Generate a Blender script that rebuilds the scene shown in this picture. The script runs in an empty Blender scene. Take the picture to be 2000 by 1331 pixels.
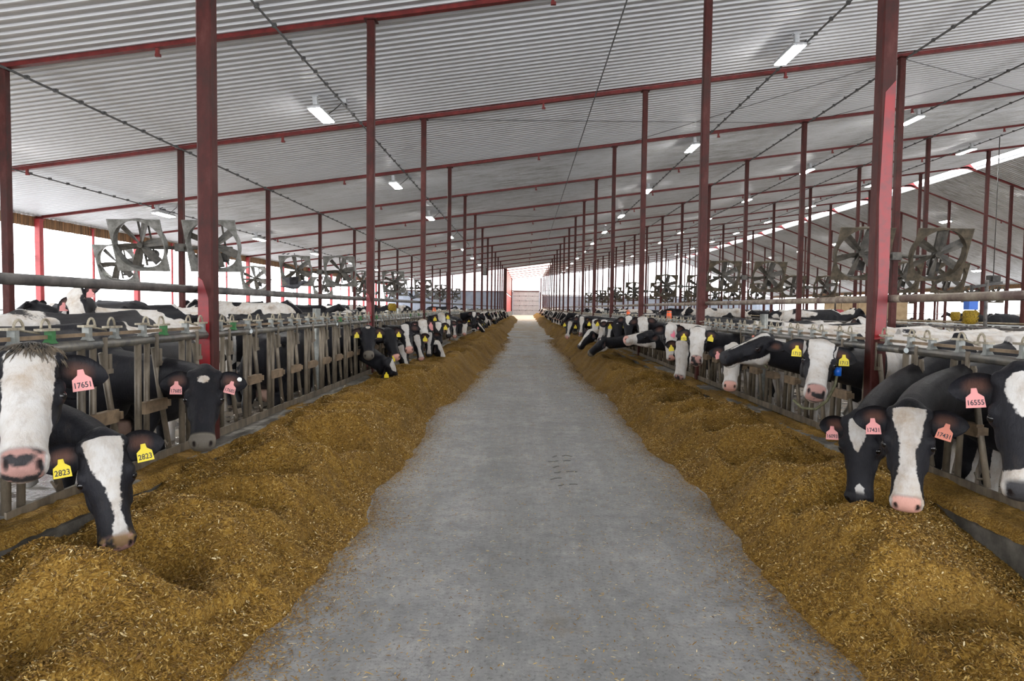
import bpy, bmesh, math, random
import numpy as np
from mathutils import Vector, Matrix, kdtree

random.seed(7)
RNG = np.random.default_rng(7)
SC = bpy.context.scene
COL = SC.collection
PI = math.pi

# ------------------------------------------------------------------ camera
CAM_H = 1.6
FPX = 1333.33
YAW, PITCH, ROLL = -25.0 / FPX, -63.5 / FPX, 0.0125


def cam_basis():
    f = Vector((math.sin(YAW) * math.cos(PITCH), math.cos(YAW) * math.cos(PITCH), math.sin(PITCH)))
    r = Vector((math.cos(YAW), -math.sin(YAW), 0))
    u = r.cross(f)
    c, s = math.cos(ROLL), math.sin(ROLL)
    return r * c + u * s, -r * s + u * c, f


CR, CU, CF = cam_basis()
cam_d = bpy.data.cameras.new('camera')
cam_d.lens = 24.0
cam_d.sensor_width = 36.0
cam_d.clip_end = 2000
cam = bpy.data.objects.new('camera', cam_d)
COL.objects.link(cam)
m3 = Matrix((CR, CU, -CF)).transposed()
cam.matrix_world = Matrix.Translation((0, 0, CAM_H)) @ m3.to_4x4()
SC.camera = cam


def at(px, py, y):
    """the point on the photograph's pixel ray at distance y down the alley"""
    v = CF + CR * ((px - 1000) / FPX) - CU * ((py - 665.5) / FPX)
    return Vector((0, 0, CAM_H)) + v * (y / v.y)


# ------------------------------------------------------------------ world, exposure
world = bpy.data.worlds.new('overcast_sky')
SC.world = world
world.use_nodes = True
nt = world.node_tree
bg = nt.nodes['Background']
bg.inputs[0].default_value = (0.97, 0.98, 1.0, 1)
bg.inputs[1].default_value = 7.0
SC.view_settings.view_transform = 'Standard'
SC.view_settings.look = 'None'
SC.view_settings.gamma = 1
SC.view_settings.use_curve_mapping = False
SC.view_settings.exposure = -0.08
LAMP_STRENGTH = 200.0
cy = SC.cycles
cy.max_bounces = 8
cy.diffuse_bounces = 4
cy.glossy_bounces = 3
cy.transmission_bounces = 3
cy.transparent_max_bounces = 8
cy.caustics_reflective = False
cy.caustics_refractive = False
cy.sample_clamp_indirect = 6.0

# ------------------------------------------------------------------ measures of the barn
BAY = 6.096
FRAME0 = 5.78                      # first frame of posts in front of the camera


def fy(n):
    return FRAME0 + (n - 1) * BAY


NF = 20
YEND = 122.0                       # end wall behind the alley
LEND = 87.0                        # end wall of the left wing
XL, XR = -2.70, 3.03               # headlock lines
ROWS_L = [-17.3, -9.1]
ROWS_R = [9.55, 17.3, 23.9, 29.4, 35.9, 43.4]
RIDGE = 26.65
SL, SR = 0.1334, 0.37


def roof(x):                       # underside of the red beams
    z = CAM_H + 5.25 + SL * x
    if x > RIDGE:
        z = CAM_H + 5.25 + SL * RIDGE - SR * (x - RIDGE)
    return z


EAVE_L, EAVE_R = -17.6, 44.0
BEAM = 0.125

# ------------------------------------------------------------------ helpers
ORD = ['first', 'second', 'third', 'fourth', 'fifth', 'sixth', 'seventh', 'eighth', 'ninth', 'tenth', 'eleventh',
       'twelfth', 'thirteenth', 'fourteenth', 'fifteenth', 'sixteenth', 'seventeenth', 'eighteenth', 'nineteenth',
       'twentieth']


def tag(o, label=None, cat=None, group=None, kind=None):
    if label: o['label'] = label
    if cat: o['category'] = cat
    if group: o['group'] = group
    if kind: o['kind'] = kind
    return o


KIDS = {}


class MB:
    """collects shapes, then links them as ONE mesh object"""

    def __init__(self):
        self.v, self.f, self.sm = [], [], []

    def add(self, vs, fs, smooth=False, mat=None):
        b = len(self.v)
        if mat is not None:
            vs = [mat @ Vector(p) for p in vs]
        self.v += [tuple(p) for p in vs]
        self.f += [tuple(i + b for i in q) for q in fs]
        self.sm += [smooth] * len(fs)
        return self

    def box(self, c, s, mat=None):
        x, y, z = s[0] / 2, s[1] / 2, s[2] / 2
        vs = [Vector((c[0] + i * x, c[1] + j * y, c[2] + k * z)) for i in (-1, 1) for j in (-1, 1) for k in (-1, 1)]
        fs = [(0, 1, 3, 2), (4, 6, 7, 5), (0, 4, 5, 1), (2, 3, 7, 6), (0, 2, 6, 4), (1, 5, 7, 3)]
        return self.add(vs, fs, False, mat)

    def bar(self, a, b, w, h, up=(0, 0, 1)):
        a, b = Vector(a), Vector(b)
        t = (b - a).normalized()
        s = t.cross(Vector(up)).normalized()
        u = s.cross(t)
        vs = []
        for p in (a, b):
            for i, j in ((-1, -1), (1, -1), (1, 1), (-1, 1)):
                vs.append(p + s * (i * w / 2) + u * (j * h / 2))
        fs = [(0, 3, 2, 1), (4, 5, 6, 7), (0, 1, 5, 4), (1, 2, 6, 5), (2, 3, 7, 6), (3, 0, 4, 7)]
        return self.add(vs, fs)

    def tube(self, pts, r, n=8, cap=True, closed=False):
        pts = [Vector(p) for p in pts]
        rs = r if isinstance(r, (list, tuple)) else [r] * len(pts)
        vs, fs = [], []
        up = None
        m = len(pts)
        for i, p in enumerate(pts):
            if closed:
                t = (pts[(i + 1) % m] - pts[i - 1]).normalized()
            else:
                t = (pts[min(i + 1, m - 1)] - pts[max(i - 1, 0)]).normalized()
            if up is None:
                up = Vector((0, 0, 1)) if abs(t.z) < 0.9 else Vector((1, 0, 0))
            s = t.cross(up).normalized()
            up = s.cross(t)
            for k in range(n):
                a = 2 * PI * k / n
                vs.append(p + (s * math.cos(a) + up * math.sin(a)) * rs[i])
        for i in range(m if closed else m - 1):
            j = (i + 1) % m
            for k in range(n):
                fs.append((i * n + k, i * n + (k + 1) % n, j * n + (k + 1) % n, j * n + k))
        self.add(vs, fs, True)
        if cap and not closed:
            b = len(self.v) - m * n
            self.f.append(tuple(b + k for k in range(n))[::-1]); self.sm.append(False)
            self.f.append(tuple(b + (m - 1) * n + k for k in range(n))); self.sm.append(False)
        return self

    def prism(self, poly, th, mat=None):
        n = len(poly)
        vs = [(x, y, -th / 2) for x, y in poly] + [(x, y, th / 2) for x, y in poly]
        fs = [tuple(range(n))[::-1], tuple(range(n, 2 * n))]
        for i in range(n):
            j = (i + 1) % n
            fs.append((i, j, n + j, n + i))
        return self.add(vs, fs, False, mat)

    def loft(self, rings, cap=True, smooth=True):
        n = len(rings[0])
        vs = [p for r in rings for p in r]
        fs = []
        for i in range(len(rings) - 1):
            for k in range(n):
                fs.append((i * n + k, i * n + (k + 1) % n, (i + 1) * n + (k + 1) % n, (i + 1) * n + k))
        if cap:
            fs.append(tuple(range(n))[::-1])
            fs.append(tuple((len(rings) - 1) * n + k for k in range(n)))
        return self.add(vs, fs, smooth)

    def ball(self, c, r, nu=12, nv=8, mat=None):
        rr = r if isinstance(r, (tuple, list)) else (r, r, r)
        vs = [(c[0], c[1], c[2] - rr[2])]
        for j in range(1, nv):
            b = -PI / 2 + PI * j / nv
            for i in range(nu):
                a = 2 * PI * i / nu
                vs.append((c[0] + rr[0] * math.cos(b) * math.cos(a), c[1] + rr[1] * math.cos(b) * math.sin(a), c[2] + rr[2] * math.sin(b)))
        vs.append((c[0], c[1], c[2] + rr[2]))
        fs = []
        for i in range(nu):
            fs.append((0, 1 + (i + 1) % nu, 1 + i))
            fs.append((len(vs) - 1, 1 + (nv - 2) * nu + i, 1 + (nv - 2) * nu + (i + 1) % nu))
        for j in range(nv - 2):
            for i in range(nu):
                a = 1 + j * nu
                fs.append((a + i, a + (i + 1) % nu, a + nu + (i + 1) % nu, a + nu + i))
        return self.add(vs, fs, True, mat)

    def mesh(self, name, mat=None):
        me = bpy.data.meshes.new(name)
        me.from_pydata(self.v, [], self.f)
        me.polygons.foreach_set('use_smooth', self.sm)
        if mat: me.materials.append(mat)
        me.update()
        return me

    def build(self, name, mat, parent=None, loc=(0, 0, 0), rot=(0, 0, 0)):
        return link(name, self.mesh(name, mat), parent, loc, rot)


def link(name, me, parent=None, loc=(0, 0, 0), rot=(0, 0, 0)):
    o = bpy.data.objects.new(name, me)
    COL.objects.link(o)
    o.location = loc
    o.rotation_euler = rot
    if parent:
        o.parent = parent
        KIDS.setdefault(parent.name, []).append(o)
    return o


def empty(name, loc=(0, 0, 0), rot=(0, 0, 0)):
    o = bpy.data.objects.new(name, None)
    COL.objects.link(o)
    o.location = loc
    o.rotation_euler = rot
    return o




def copy_tree(o, parent=None, loc=None, rot=None):
    c = o.copy()
    COL.objects.link(c)
    if parent:
        c.parent = parent
        KIDS.setdefault(parent.name, []).append(c)
    for ch in KIDS.get(o.name, []):
        copy_tree(ch, c)
    if loc is not None: c.location = loc
    if rot is not None: c.rotation_euler = rot
    return c


# ------------------------------------------------------------------ noise in numpy
def vnoise(p, seed=0.0):
    i = np.floor(p)
    f = p - i
    u = f * f * (3 - 2 * f)

    def h(dx, dy, dz):
        n = np.sin((i[:, 0] + dx) * 127.1 + (i[:, 1] + dy) * 311.7 + (i[:, 2] + dz) * 74.7 + seed * 17.17) * 43758.5453
        return n - np.floor(n)
    x0 = h(0, 0, 0) * (1 - u[:, 0]) + h(1, 0, 0) * u[:, 0]
    x1 = h(0, 1, 0) * (1 - u[:, 0]) + h(1, 1, 0) * u[:, 0]
    x2 = h(0, 0, 1) * (1 - u[:, 0]) + h(1, 0, 1) * u[:, 0]
    x3 = h(0, 1, 1) * (1 - u[:, 0]) + h(1, 1, 1) * u[:, 0]
    y0 = x0 * (1 - u[:, 1]) + x1 * u[:, 1]
    y1 = x2 * (1 - u[:, 1]) + x3 * u[:, 1]
    return y0 * (1 - u[:, 2]) + y1 * u[:, 2]


def fbm(p, seed=0.0, oct=4, gain=0.5):
    a, s, t = 1.0, 0.0, 0.0
    q = p.copy()
    for k in range(oct):
        s = s + a * (vnoise(q, seed + k * 3.7) - 0.5)
        t += a
        a *= gain
        q = q * 2.03
    return s / t * 2


# ------------------------------------------------------------------ materials
MATS = {}


def nodes(name):
    m = bpy.data.materials.new(name)
    m.use_nodes = True
    n = m.node_tree
    return m, n, n.nodes['Principled BSDF']


def N(n, t, **kw):
    x = n.nodes.new(t)
    for k, v in kw.items():
        if k.startswith('i_'):
            k = k[2:]
            x.inputs[int(k) if k.isdigit() else k.replace('_', ' ')].default_value = v
        else:
            setattr(x, k, v)
    return x


def ramp(n, fac, stops):
    r = n.nodes.new('ShaderNodeValToRGB')
    e = r.color_ramp.elements
    while len(e) < len(stops): e.new(0.5)
    for q, (p, c) in zip(e, stops):
        q.position = p
        q.color = c if len(c) == 4 else (*c, 1)
    n.links.new(fac, r.inputs[0])
    return r.outputs[0]


def noise_tex(n, scale, detail=4, rough=0.6, coord='Object', vec_scale=None, dist=0.0):
    tc = n.nodes.new('ShaderNodeTexCoord')
    src = tc.outputs[coord]
    if vec_scale:
        mp = N(n, 'ShaderNodeMapping')
        mp.inputs['Scale'].default_value = vec_scale
        n.links.new(src, mp.inputs[0])
        src = mp.outputs[0]
    t = N(n, 'ShaderNodeTexNoise')
    t.inputs['Scale'].default_value = scale
    t.inputs['Detail'].default_value = detail
    t.inputs['Roughness'].default_value = rough
    t.inputs['Distortion'].default_value = dist
    n.links.new(src, t.inputs['Vector'])
    return t.outputs['Fac']


def mixc(n, fac, a, b):
    m = n.nodes.new('ShaderNodeMix')
    m.data_type = 'RGBA'
    for k, v in (('Factor', fac), (6, a), (7, b)):
        s = m.inputs[0] if k == 'Factor' else m.inputs[k]
        if hasattr(v, 'links') or isinstance(v, bpy.types.NodeSocket): n.links.new(v, s)
        else: s.default_value = v if not isinstance(v, tuple) or len(v) == 4 else (*v, 1)
    return m.outputs[2]


def bump(n, bs, h, strength, dist=0.01):
    b = N(n, 'ShaderNodeBump')
    b.inputs['Strength'].default_value = strength
    b.inputs['Distance'].default_value = dist
    n.links.new(h, b.inputs['Height'])
    n.links.new(b.outputs[0], bs.inputs['Normal'])


def mat_two(name, c1, c2, scale, rough=0.6, metal=0.0, lo=0.4, hi=0.62, bmp=0.15, vec=None, bd=0.004, detail=5):
    m, n, bs = nodes(name)
    f = noise_tex(n, scale, detail, 0.65, 'Object', vec)
    n.links.new(ramp(n, f, [(lo, c1), (hi, c2)]), bs.inputs['Base Color'])
    bs.inputs['Roughness'].default_value = rough
    bs.inputs['Metallic'].default_value = metal
    if bmp: bump(n, bs, f, bmp, bd)
    MATS[name] = m
    return m


def mat_flat(name, c, rough=0.5, metal=0.0):
    m, n, bs = nodes(name)
    bs.inputs['Base Color'].default_value = (*c, 1)
    bs.inputs['Roughness'].default_value = rough
    bs.inputs['Metallic'].default_value = metal
    MATS[name] = m
    return m


def mat_emit(name, c, strength):
    m, n, bs = nodes(name)
    bs.inputs['Base Color'].default_value = (0.8, 0.8, 0.8, 1)
    bs.inputs['Emission Color'].default_value = (*c, 1)
    bs.inputs['Emission Strength'].default_value = strength
    MATS[name] = m
    return m


def mat_translucent(name, c):
    m, n, bs = nodes(name)
    n.nodes.remove(bs)
    t = N(n, 'ShaderNodeBsdfTranslucent')
    t.inputs[0].default_value = (*c, 1)
    n.links.new(t.outputs[0], n.nodes['Material Output'].inputs[0])
    MATS[name] = m
    return m


def make_ceiling_mat():
    m, n, bs = nodes('corrugated_steel')
    f1 = noise_tex(n, 0.22, 5, 0.7, 'Object', (1.0, 0.5, 1.0))
    f2 = noise_tex(n, 2.2, 4, 0.7, 'Object', (0.35, 2.6, 1.0))
    tc = N(n, 'ShaderNodeTexCoord')
    sx = N(n, 'ShaderNodeSeparateXYZ')
    n.links.new(tc.outputs['Object'], sx.inputs[0])
    # the sheets past the third bay are older and dirtier
    mr = N(n, 'ShaderNodeMapRange')
    mr.inputs['From Min'].default_value = 23.6
    mr.inputs['From Max'].default_value = 24.4
    n.links.new(sx.outputs['Y'], mr.inputs['Value'])
    mul = N(n, 'ShaderNodeMath', operation='MULTIPLY')
    n.links.new(ramp(n, f1, [(0.35, (0, 0, 0)), (0.68, (1, 1, 1))]), mul.inputs[0])
    n.links.new(ramp(n, f2, [(0.38, (0, 0, 0)), (0.62, (1, 1, 1))]), mul.inputs[1])
    ad = N(n, 'ShaderNodeMath', operation='MULTIPLY_ADD')
    n.links.new(mr.outputs[0], ad.inputs[0])
    ad.inputs[1].default_value = 0.75
    ad.inputs[2].default_value = 0.15
    mm = N(n, 'ShaderNodeMath', operation='MULTIPLY')
    n.links.new(mul.outputs[0], mm.inputs[0])
    n.links.new(ad.outputs[0], mm.inputs[1])
    c = mixc(n, mm.outputs[0], (0.60, 0.61, 0.635), (0.25, 0.245, 0.225))
    n.links.new(c, bs.inputs['Base Color'])
    bs.inputs['Metallic'].default_value = 0.2
    bs.inputs['Roughness'].default_value = 0.4
    return m


def make_post_mat():
    m, n, bs = nodes('red_oxide_steel')
    f = noise_tex(n, 7, 6, 0.7, 'Object', (1, 1, 0.45))
    g = noise_tex(n, 1.3, 3, 0.6, 'Object', (1, 1, 0.5))
    c = ramp(n, f, [(0.3, (0.026, 0.010, 0.008)), (0.5, (0.058, 0.011, 0.009)), (0.70, (0.085, 0.027, 0.022))])
    c = mixc(n, ramp(n, g, [(0.52, (0, 0, 0)), (0.7, (1, 1, 1))]), c, (0.036, 0.021, 0.017))
    n.links.new(c, bs.inputs['Base Color'])
    bs.inputs['Specular IOR Level'].default_value = 0.22
    bs.inputs['Roughness'].default_value = 0.55
    bump(n, bs, f, 0.12)
    return m


def make_cow_mat():
    m, n, bs = nodes('holstein_coat')
    tc = N(n, 'ShaderNodeTexCoord')
    at_f = N(n, 'ShaderNodeAttribute', attribute_name='fld')
    at_t = N(n, 'ShaderNodeAttribute', attribute_name='tint')
    nz = N(n, 'ShaderNodeTexNoise')
    nz.inputs['Scale'].default_value = 55
    nz.inputs['Detail'].default_value = 3
    n.links.new(tc.outputs['Object'], nz.inputs['Vector'])
    a = N(n, 'ShaderNodeMath', operation='MULTIPLY_ADD')
    n.links.new(nz.outputs['Fac'], a.inputs[0])
    a.inputs[1].default_value = 0.026
    a.inputs[2].default_value = -0.013
    b = N(n, 'ShaderNodeMath', operation='ADD')
    n.links.new(a.outputs[0], b.inputs[0])
    n.links.new(at_f.outputs['Fac'], b.inputs[1])
    mr = N(n, 'ShaderNodeMapRange', interpolation_type='SMOOTHSTEP')
    mr.inputs['From Min'].default_value = -0.005
    mr.inputs['From Max'].default_value = 0.005
    n.links.new(b.outputs[0], mr.inputs['Value'])
    d = noise_tex(n, 5, 5, 0.7)
    white = ramp(n, d, [(0.28, (0.40, 0.32, 0.24)), (0.45, (0.52, 0.485, 0.445)), (0.6, (0.57, 0.555, 0.535))])
    black = ramp(n, d, [(0.35, (0.007, 0.007, 0.009)), (0.65, (0.015, 0.015, 0.019))])
    dirt = noise_tex(n, 14, 5, 0.7, 'Object', (1, 1, 0.5))
    white = mixc(n, ramp(n, dirt, [(0.5, (0, 0, 0)), (0.72, (0.5, 0.5, 0.5))]), white, (0.24, 0.175, 0.12))
    black = mixc(n, ramp(n, dirt, [(0.56, (0, 0, 0)), (0.74, (0.16, 0.16, 0.16))]), black, (0.11, 0.085, 0.06))
    c = mixc(n, mr.outputs[0], black, white)
    c = mixc(n, at_t.outputs['Alpha'], c, at_t.outputs['Color'])
    n.links.new(c, bs.inputs['Base Color'])
    bs.inputs['Roughness'].default_value = 0.5
    bs.inputs['Specular IOR Level'].default_value = 0.16
    h = noise_tex(n, 95, 4, 0.65, 'Object', (1, 1, 0.30), 0.9)
    bump(n, bs, h, 0.6, 0.008)
    return m


def make_feed_mat():
    m, n, bs = nodes('chopped_silage')
    tc = N(n, 'ShaderNodeTexCoord')
    big = noise_tex(n, 1.1, 4, 0.6)
    mp = N(n, 'ShaderNodeMapping')
    mp.inputs['Scale'].default_value = (1, 1, 1)
    n.links.new(tc.outputs['Object'], mp.inputs[0])
    wn = N(n, 'ShaderNodeTexNoise')
    wn.inputs['Scale'].default_value = 12
    n.links.new(mp.outputs[0], wn.inputs['Vector'])
    mx = N(n, 'ShaderNodeVectorMath', operation='MULTIPLY_ADD')
    n.links.new(wn.outputs['Color'], mx.inputs[0])
    mx.inputs[1].default_value = (0.12, 0.12, 0.12)
    n.links.new(mp.outputs[0], mx.inputs[2])
    v = N(n, 'ShaderNodeTexVoronoi')
    v.inputs['Scale'].default_value = 150
    n.links.new(mx.outputs[0], v.inputs['Vector'])
    v2 = N(n, 'ShaderNodeTexVoronoi')
    v2.inputs['Scale'].default_value = 75
    n.links.new(mx.outputs[0], v2.inputs['Vector'])
    sep = N(n, 'ShaderNodeSeparateColor')
    n.links.new(v.outputs['Color'], sep.inputs[0])
    sep2 = N(n, 'ShaderNodeSeparateColor')
    n.links.new(v2.outputs['Color'], sep2.inputs[0])
    c = ramp(n, sep.outputs[0], [(0.0, (0.065, 0.030, 0.004)), (0.35, (0.215, 0.110, 0.013)), (0.7, (0.34, 0.190, 0.028)), (0.93, (0.50, 0.33, 0.085)), (1.0, (0.56, 0.42, 0.19))])
    c2 = ramp(n, sep2.outputs[0], [(0.0, (0.06, 0.03, 0.005)), (0.5, (0.23, 0.122, 0.015)), (1.0, (0.42, 0.25, 0.05))])
    c = mixc(n, 0.4, c, c2)
    c = mixc(n, ramp(n, big, [(0.35, (0.45, 0.45, 0.45)), (0.6, (0, 0, 0))]), c, (0.105, 0.055, 0.009))
    n.links.new(c, bs.inputs['Base Color'])
    bs.inputs['Roughness'].default_value = 0.8
    bs.inputs['Specular IOR Level'].default_value = 0.25
    ad = N(n, 'ShaderNodeMath', operation='ADD')
    n.links.new(sep.outputs[0], ad.inputs[0])
    n.links.new(sep2.outputs[0], ad.inputs[1])
    bump(n, bs, ad.outputs[0], 0.9, 0.014)
    return m


def make_chip_mat():
    m, n, bs = nodes('silage_flakes')
    a = N(n, 'ShaderNodeAttribute', attribute_name='tone')
    c = ramp(n, a.outputs['Fac'], [(0.0, (0.085, 0.04, 0.007)), (0.35, (0.25, 0.130, 0.016)), (0.7, (0.38, 0.22, 0.038)), (0.88, (0.56, 0.39, 0.13)), (1.0, (0.80, 0.68, 0.42))])
    n.links.new(c, bs.inputs['Base Color'])
    bs.inputs['Roughness'].default_value = 0.7
    return m


def make_floor_mat():
    m, n, bs = nodes('worn_concrete')
    f = noise_tex(n, 1.3, 9, 0.8)
    g = noise_tex(n, 1.0, 5, 0.7, 'Object', (1.7, 0.10, 1))
    md = noise_tex(n, 9, 6, 0.75, 'Object', (1, 0.8, 1))
    h = noise_tex(n, 42, 6, 0.8)
    c = ramp(n, f, [(0.36, (0.20, 0.203, 0.208)), (0.5, (0.285, 0.287, 0.287)), (0.64, (0.37, 0.365, 0.355))])
    c = mixc(n, ramp(n, g, [(0.40, (0.6, 0.6, 0.6)), (0.58, (0, 0, 0))]), c, (0.19, 0.19, 0.19))
    c = mixc(n, ramp(n, md, [(0.36, (0.55, 0.55, 0.55)), (0.5, (0, 0, 0))]), c, (0.15, 0.15, 0.15))
    c = mixc(n, ramp(n, md, [(0.56, (0, 0, 0)), (0.7, (0.5, 0.5, 0.5))]), c, (0.46, 0.45, 0.42))
    c = mixc(n, ramp(n, h, [(0.36, (0.8, 0.8, 0.8)), (0.47, (0, 0, 0))]), c, (0.09, 0.088, 0.082))
    c = mixc(n, ramp(n, h, [(0.60, (0, 0, 0)), (0.70, (0.8, 0.8, 0.8))]), c, (0.58, 0.55, 0.48))
    # chopped feed trodden thin over the slab further down the alley
    tc = N(n, 'ShaderNodeTexCoord')
    k = noise_tex(n, 0.7, 6, 0.75, 'Object', (1.2, 0.6, 1))
    sx = N(n, 'ShaderNodeSeparateXYZ')
    n.links.new(tc.outputs['Object'], sx.inputs[0])
    mr = N(n, 'ShaderNodeMapRange')
    mr.inputs['From Min'].default_value = 12
    mr.inputs['From Max'].default_value = 55
    mr.inputs['To Max'].default_value = 0.20
    n.links.new(sx.outputs['Y'], mr.inputs['Value'])
    ad = N(n, 'ShaderNodeMath', operation='ADD')
    n.links.new(k, ad.inputs[0])
    n.links.new(mr.outputs[0], ad.inputs[1])
    c = mixc(n, ramp(n, ad.outputs[0], [(0.58, (0, 0, 0)), (0.72, (0.8, 0.8, 0.8))]), c, (0.20, 0.14, 0.065))
    n.links.new(c, bs.inputs['Base Color'])
    bs.inputs['Roughness'].default_value = 0.62
    bump(n, bs, h, 0.3, 0.003)
    return m


def make_mud_mat():
    m, n, bs = nodes('manure_floor')
    f = noise_tex(n, 2.0, 6, 0.7)
    n.links.new(ramp(n, f, [(0.3, (0.11, 0.09, 0.065)), (0.6, (0.25, 0.21, 0.16))]), bs.inputs['Base Color'])
    r = ramp(n, f, [(0.45, (0.12, 0.12, 0.12)), (0.55, (0.6, 0.6, 0.6))])
    n.links.new(r, bs.inputs['Roughness'])
    bump(n, bs, f, 0.3, 0.01)
    return m


M_CEIL = make_ceiling_mat()
M_POST = make_post_mat()
M_COW = make_cow_mat()
M_FEED = make_feed_mat()
M_CHIP = make_chip_mat()
M_FLOOR = make_floor_mat()
M_MUD = make_mud_mat()
M_BEAM = mat_two('red_painted_steel', (0.115, 0.009, 0.008), (0.19, 0.018, 0.016), 5, 0.5, 0, bmp=0.05)
M_REDB = mat_two('rubbed_bright_red', (0.27, 0.006, 0.010), (0.17, 0.014, 0.018), 9, 0.4, 0, bmp=0.05)
M_REDW = mat_two('wall_post_red', (0.40, 0.045, 0.05), (0.30, 0.03, 0.035), 5, 0.5, 0, bmp=0.05)
M_CURB = mat_two('curb_concrete', (0.095, 0.088, 0.075), (0.20, 0.185, 0.16), 6, 0.75, 0, bmp=0.35, bd=0.006)
M_LOCK = mat_two('dung_stained_steel', (0.07, 0.056, 0.040), (0.23, 0.19, 0.14), 8, 0.5, 0.25, 0.35, 0.68, 0.25, (1, 1, 0.35))
M_BROWN = mat_two('caked_brown_steel', (0.11, 0.075, 0.045), (0.26, 0.185, 0.115), 9, 0.7, 0, 0.35, 0.65, 0.3)
M_PIPE = mat_two('polished_dark_pipe', (0.07, 0.075, 0.08), (0.22, 0.20, 0.165), 4.5, 0.35, 0.45, 0.4, 0.62, 0.1)
M_GALV = mat_two('galvanised_steel', (0.15, 0.16, 0.155), (0.30, 0.31, 0.29), 6, 0.45, 0.4, bmp=0.05)
M_CREAM = mat_two('cream_latch', (0.22, 0.19, 0.135), (0.47, 0.42, 0.32), 20, 0.5, 0.1, bmp=0.05)
M_GREEN = mat_flat('green_paint', (0.035, 0.15, 0.045), 0.6)
M_STICK = mat_flat('pale_sticker', (0.62, 0.68, 0.70), 0.4)
M_RAIL = mat_two('grimy_rail', (0.055, 0.05, 0.05), (0.20, 0.185, 0.17), 5, 0.6, 0.1, 0.38, 0.68, 0.2)
M_RAILR = mat_two('dusty_brown_rail', (0.12, 0.075, 0.065), (0.34, 0.29, 0.22), 5, 0.6, 0.1, 0.38, 0.62, 0.2)
M_STALL = mat_two('tan_stall_pipe', (0.20, 0.16, 0.10), (0.36, 0.30, 0.21), 4, 0.5, 0.2, bmp=0.1)
M_LOOP = mat_two('pale_stall_loop', (0.40, 0.42, 0.43), (0.6, 0.62, 0.62), 4, 0.5, 0.2, bmp=0.05)
M_FANL = mat_two('grey_fan_steel', (0.11, 0.11, 0.10), (0.23, 0.23, 0.22), 5, 0.55, 0.3, bmp=0.1)
M_FANR = mat_two('dusty_fan_steel', (0.045, 0.036, 0.024), (0.115, 0.092, 0.062), 5, 0.65, 0.2, bmp=0.1)
M_BLADE = mat_two('fan_blade', (0.045, 0.042, 0.037), (0.11, 0.10, 0.085), 5, 0.55, 0.1, bmp=0.05)
M_MOTOR = mat_two('motor_black', (0.02, 0.02, 0.02), (0.06, 0.055, 0.05), 8, 0.5, 0.1, bmp=0.05)
M_WOOD = mat_two('weathered_boards', (0.10, 0.06, 0.033), (0.33, 0.17, 0.075), 2.5, 0.8, 0, 0.38, 0.62, 0.2, (6, 6, 0.3))
M_WIRE = mat_flat('dark_conduit', (0.09, 0.09, 0.09), 0.5, 0.3)
M_CABLE = mat_flat('rusty_cable', (0.25, 0.17, 0.09), 0.6, 0.2)
M_LENS = mat_emit('led_lens', (1.0, 0.98, 0.95), LAMP_STRENGTH)
M_LAMPH = mat_two('lamp_housing_grey', (0.42, 0.44, 0.46), (0.6, 0.61, 0.62), 6, 0.5, 0.1, bmp=0.0)
M_SIDING = mat_two('blue_grey_siding', (0.34, 0.39, 0.48), (0.42, 0.47, 0.56), 2, 0.5, 0.1, bmp=0)
M_CURT = mat_translucent('white_curtain', (0.92, 0.93, 0.95))
M_SKYL = mat_translucent('cream_roof_panel', (0.85, 0.80, 0.72))
M_DOOR = mat_two('overhead_door_grey', (0.36, 0.37, 0.39), (0.42, 0.43, 0.45), 3, 0.4, 0.1, bmp=0)
M_REDWALL = mat_two('red_sheeting', (0.55, 0.10, 0.075), (0.64, 0.12, 0.13), 2, 0.5, 0, bmp=0)
M_REDUP = mat_two('orange_red_sheeting', (0.45, 0.06, 0.025), (0.55, 0.08, 0.035), 2, 0.5, 0, bmp=0)
M_LITSLAB = mat_two('baked_daylight_concrete', (0.45, 0.40, 0.32), (0.62, 0.56, 0.46), 1.2, 0.8, bmp=0.1)  # daylight on the far slab is put into this paler base colour
M_GROUND = mat_two('pale_snowy_ground', (0.62, 0.62, 0.62), (0.74, 0.74, 0.74), 0.3, 0.9, bmp=0)
M_SAND = mat_two('stall_bedding', (0.30, 0.24, 0.16), (0.42, 0.35, 0.25), 3, 0.9, bmp=0.2)
M_EYE = mat_flat('dark_eye', (0.006, 0.005, 0.005), 0.08)
M_YTAG = mat_flat('yellow_tag', (0.68, 0.54, 0.008), 0.5)
M_PTAG = mat_flat('pink_tag', (0.66, 0.26, 0.25), 0.5)
M_OTAG = mat_flat('salmon_tag', (0.64, 0.20, 0.13), 0.5)
M_INK = mat_flat('tag_ink', (0.015, 0.012, 0.02), 0.6)
M_BUTTON = mat_flat('white_button', (0.8, 0.8, 0.76), 0.4)
M_COLLAR = mat_two('olive_strap', (0.10, 0.10, 0.05), (0.20, 0.19, 0.11), 30, 0.7, bmp=0.2)
M_BLUE = mat_flat('blue_plastic', (0.01, 0.12, 0.55), 0.4)
M_ORANGE = mat_flat('orange_plastic', (0.85, 0.13, 0.03), 0.5)
M_YEL = mat_two('yellow_bristles', (0.15, 0.095, 0.004), (0.36, 0.24, 0.010), 30, 0.8, bmp=0.5)
M_BIRD = mat_two('dark_plumage', (0.02, 0.02, 0.024), (0.07, 0.07, 0.08), 20, 0.6, bmp=0)
M_REDM = mat_flat('red_machine', (0.36, 0.02, 0.03), 0.4)
M_TAN = mat_two('tan_plywood', (0.33, 0.23, 0.13), (0.44, 0.32, 0.19), 2, 0.8, bmp=0)
M_BLACKRUB = mat_flat('black_rubber', (0.02, 0.02, 0.02), 0.7)


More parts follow.
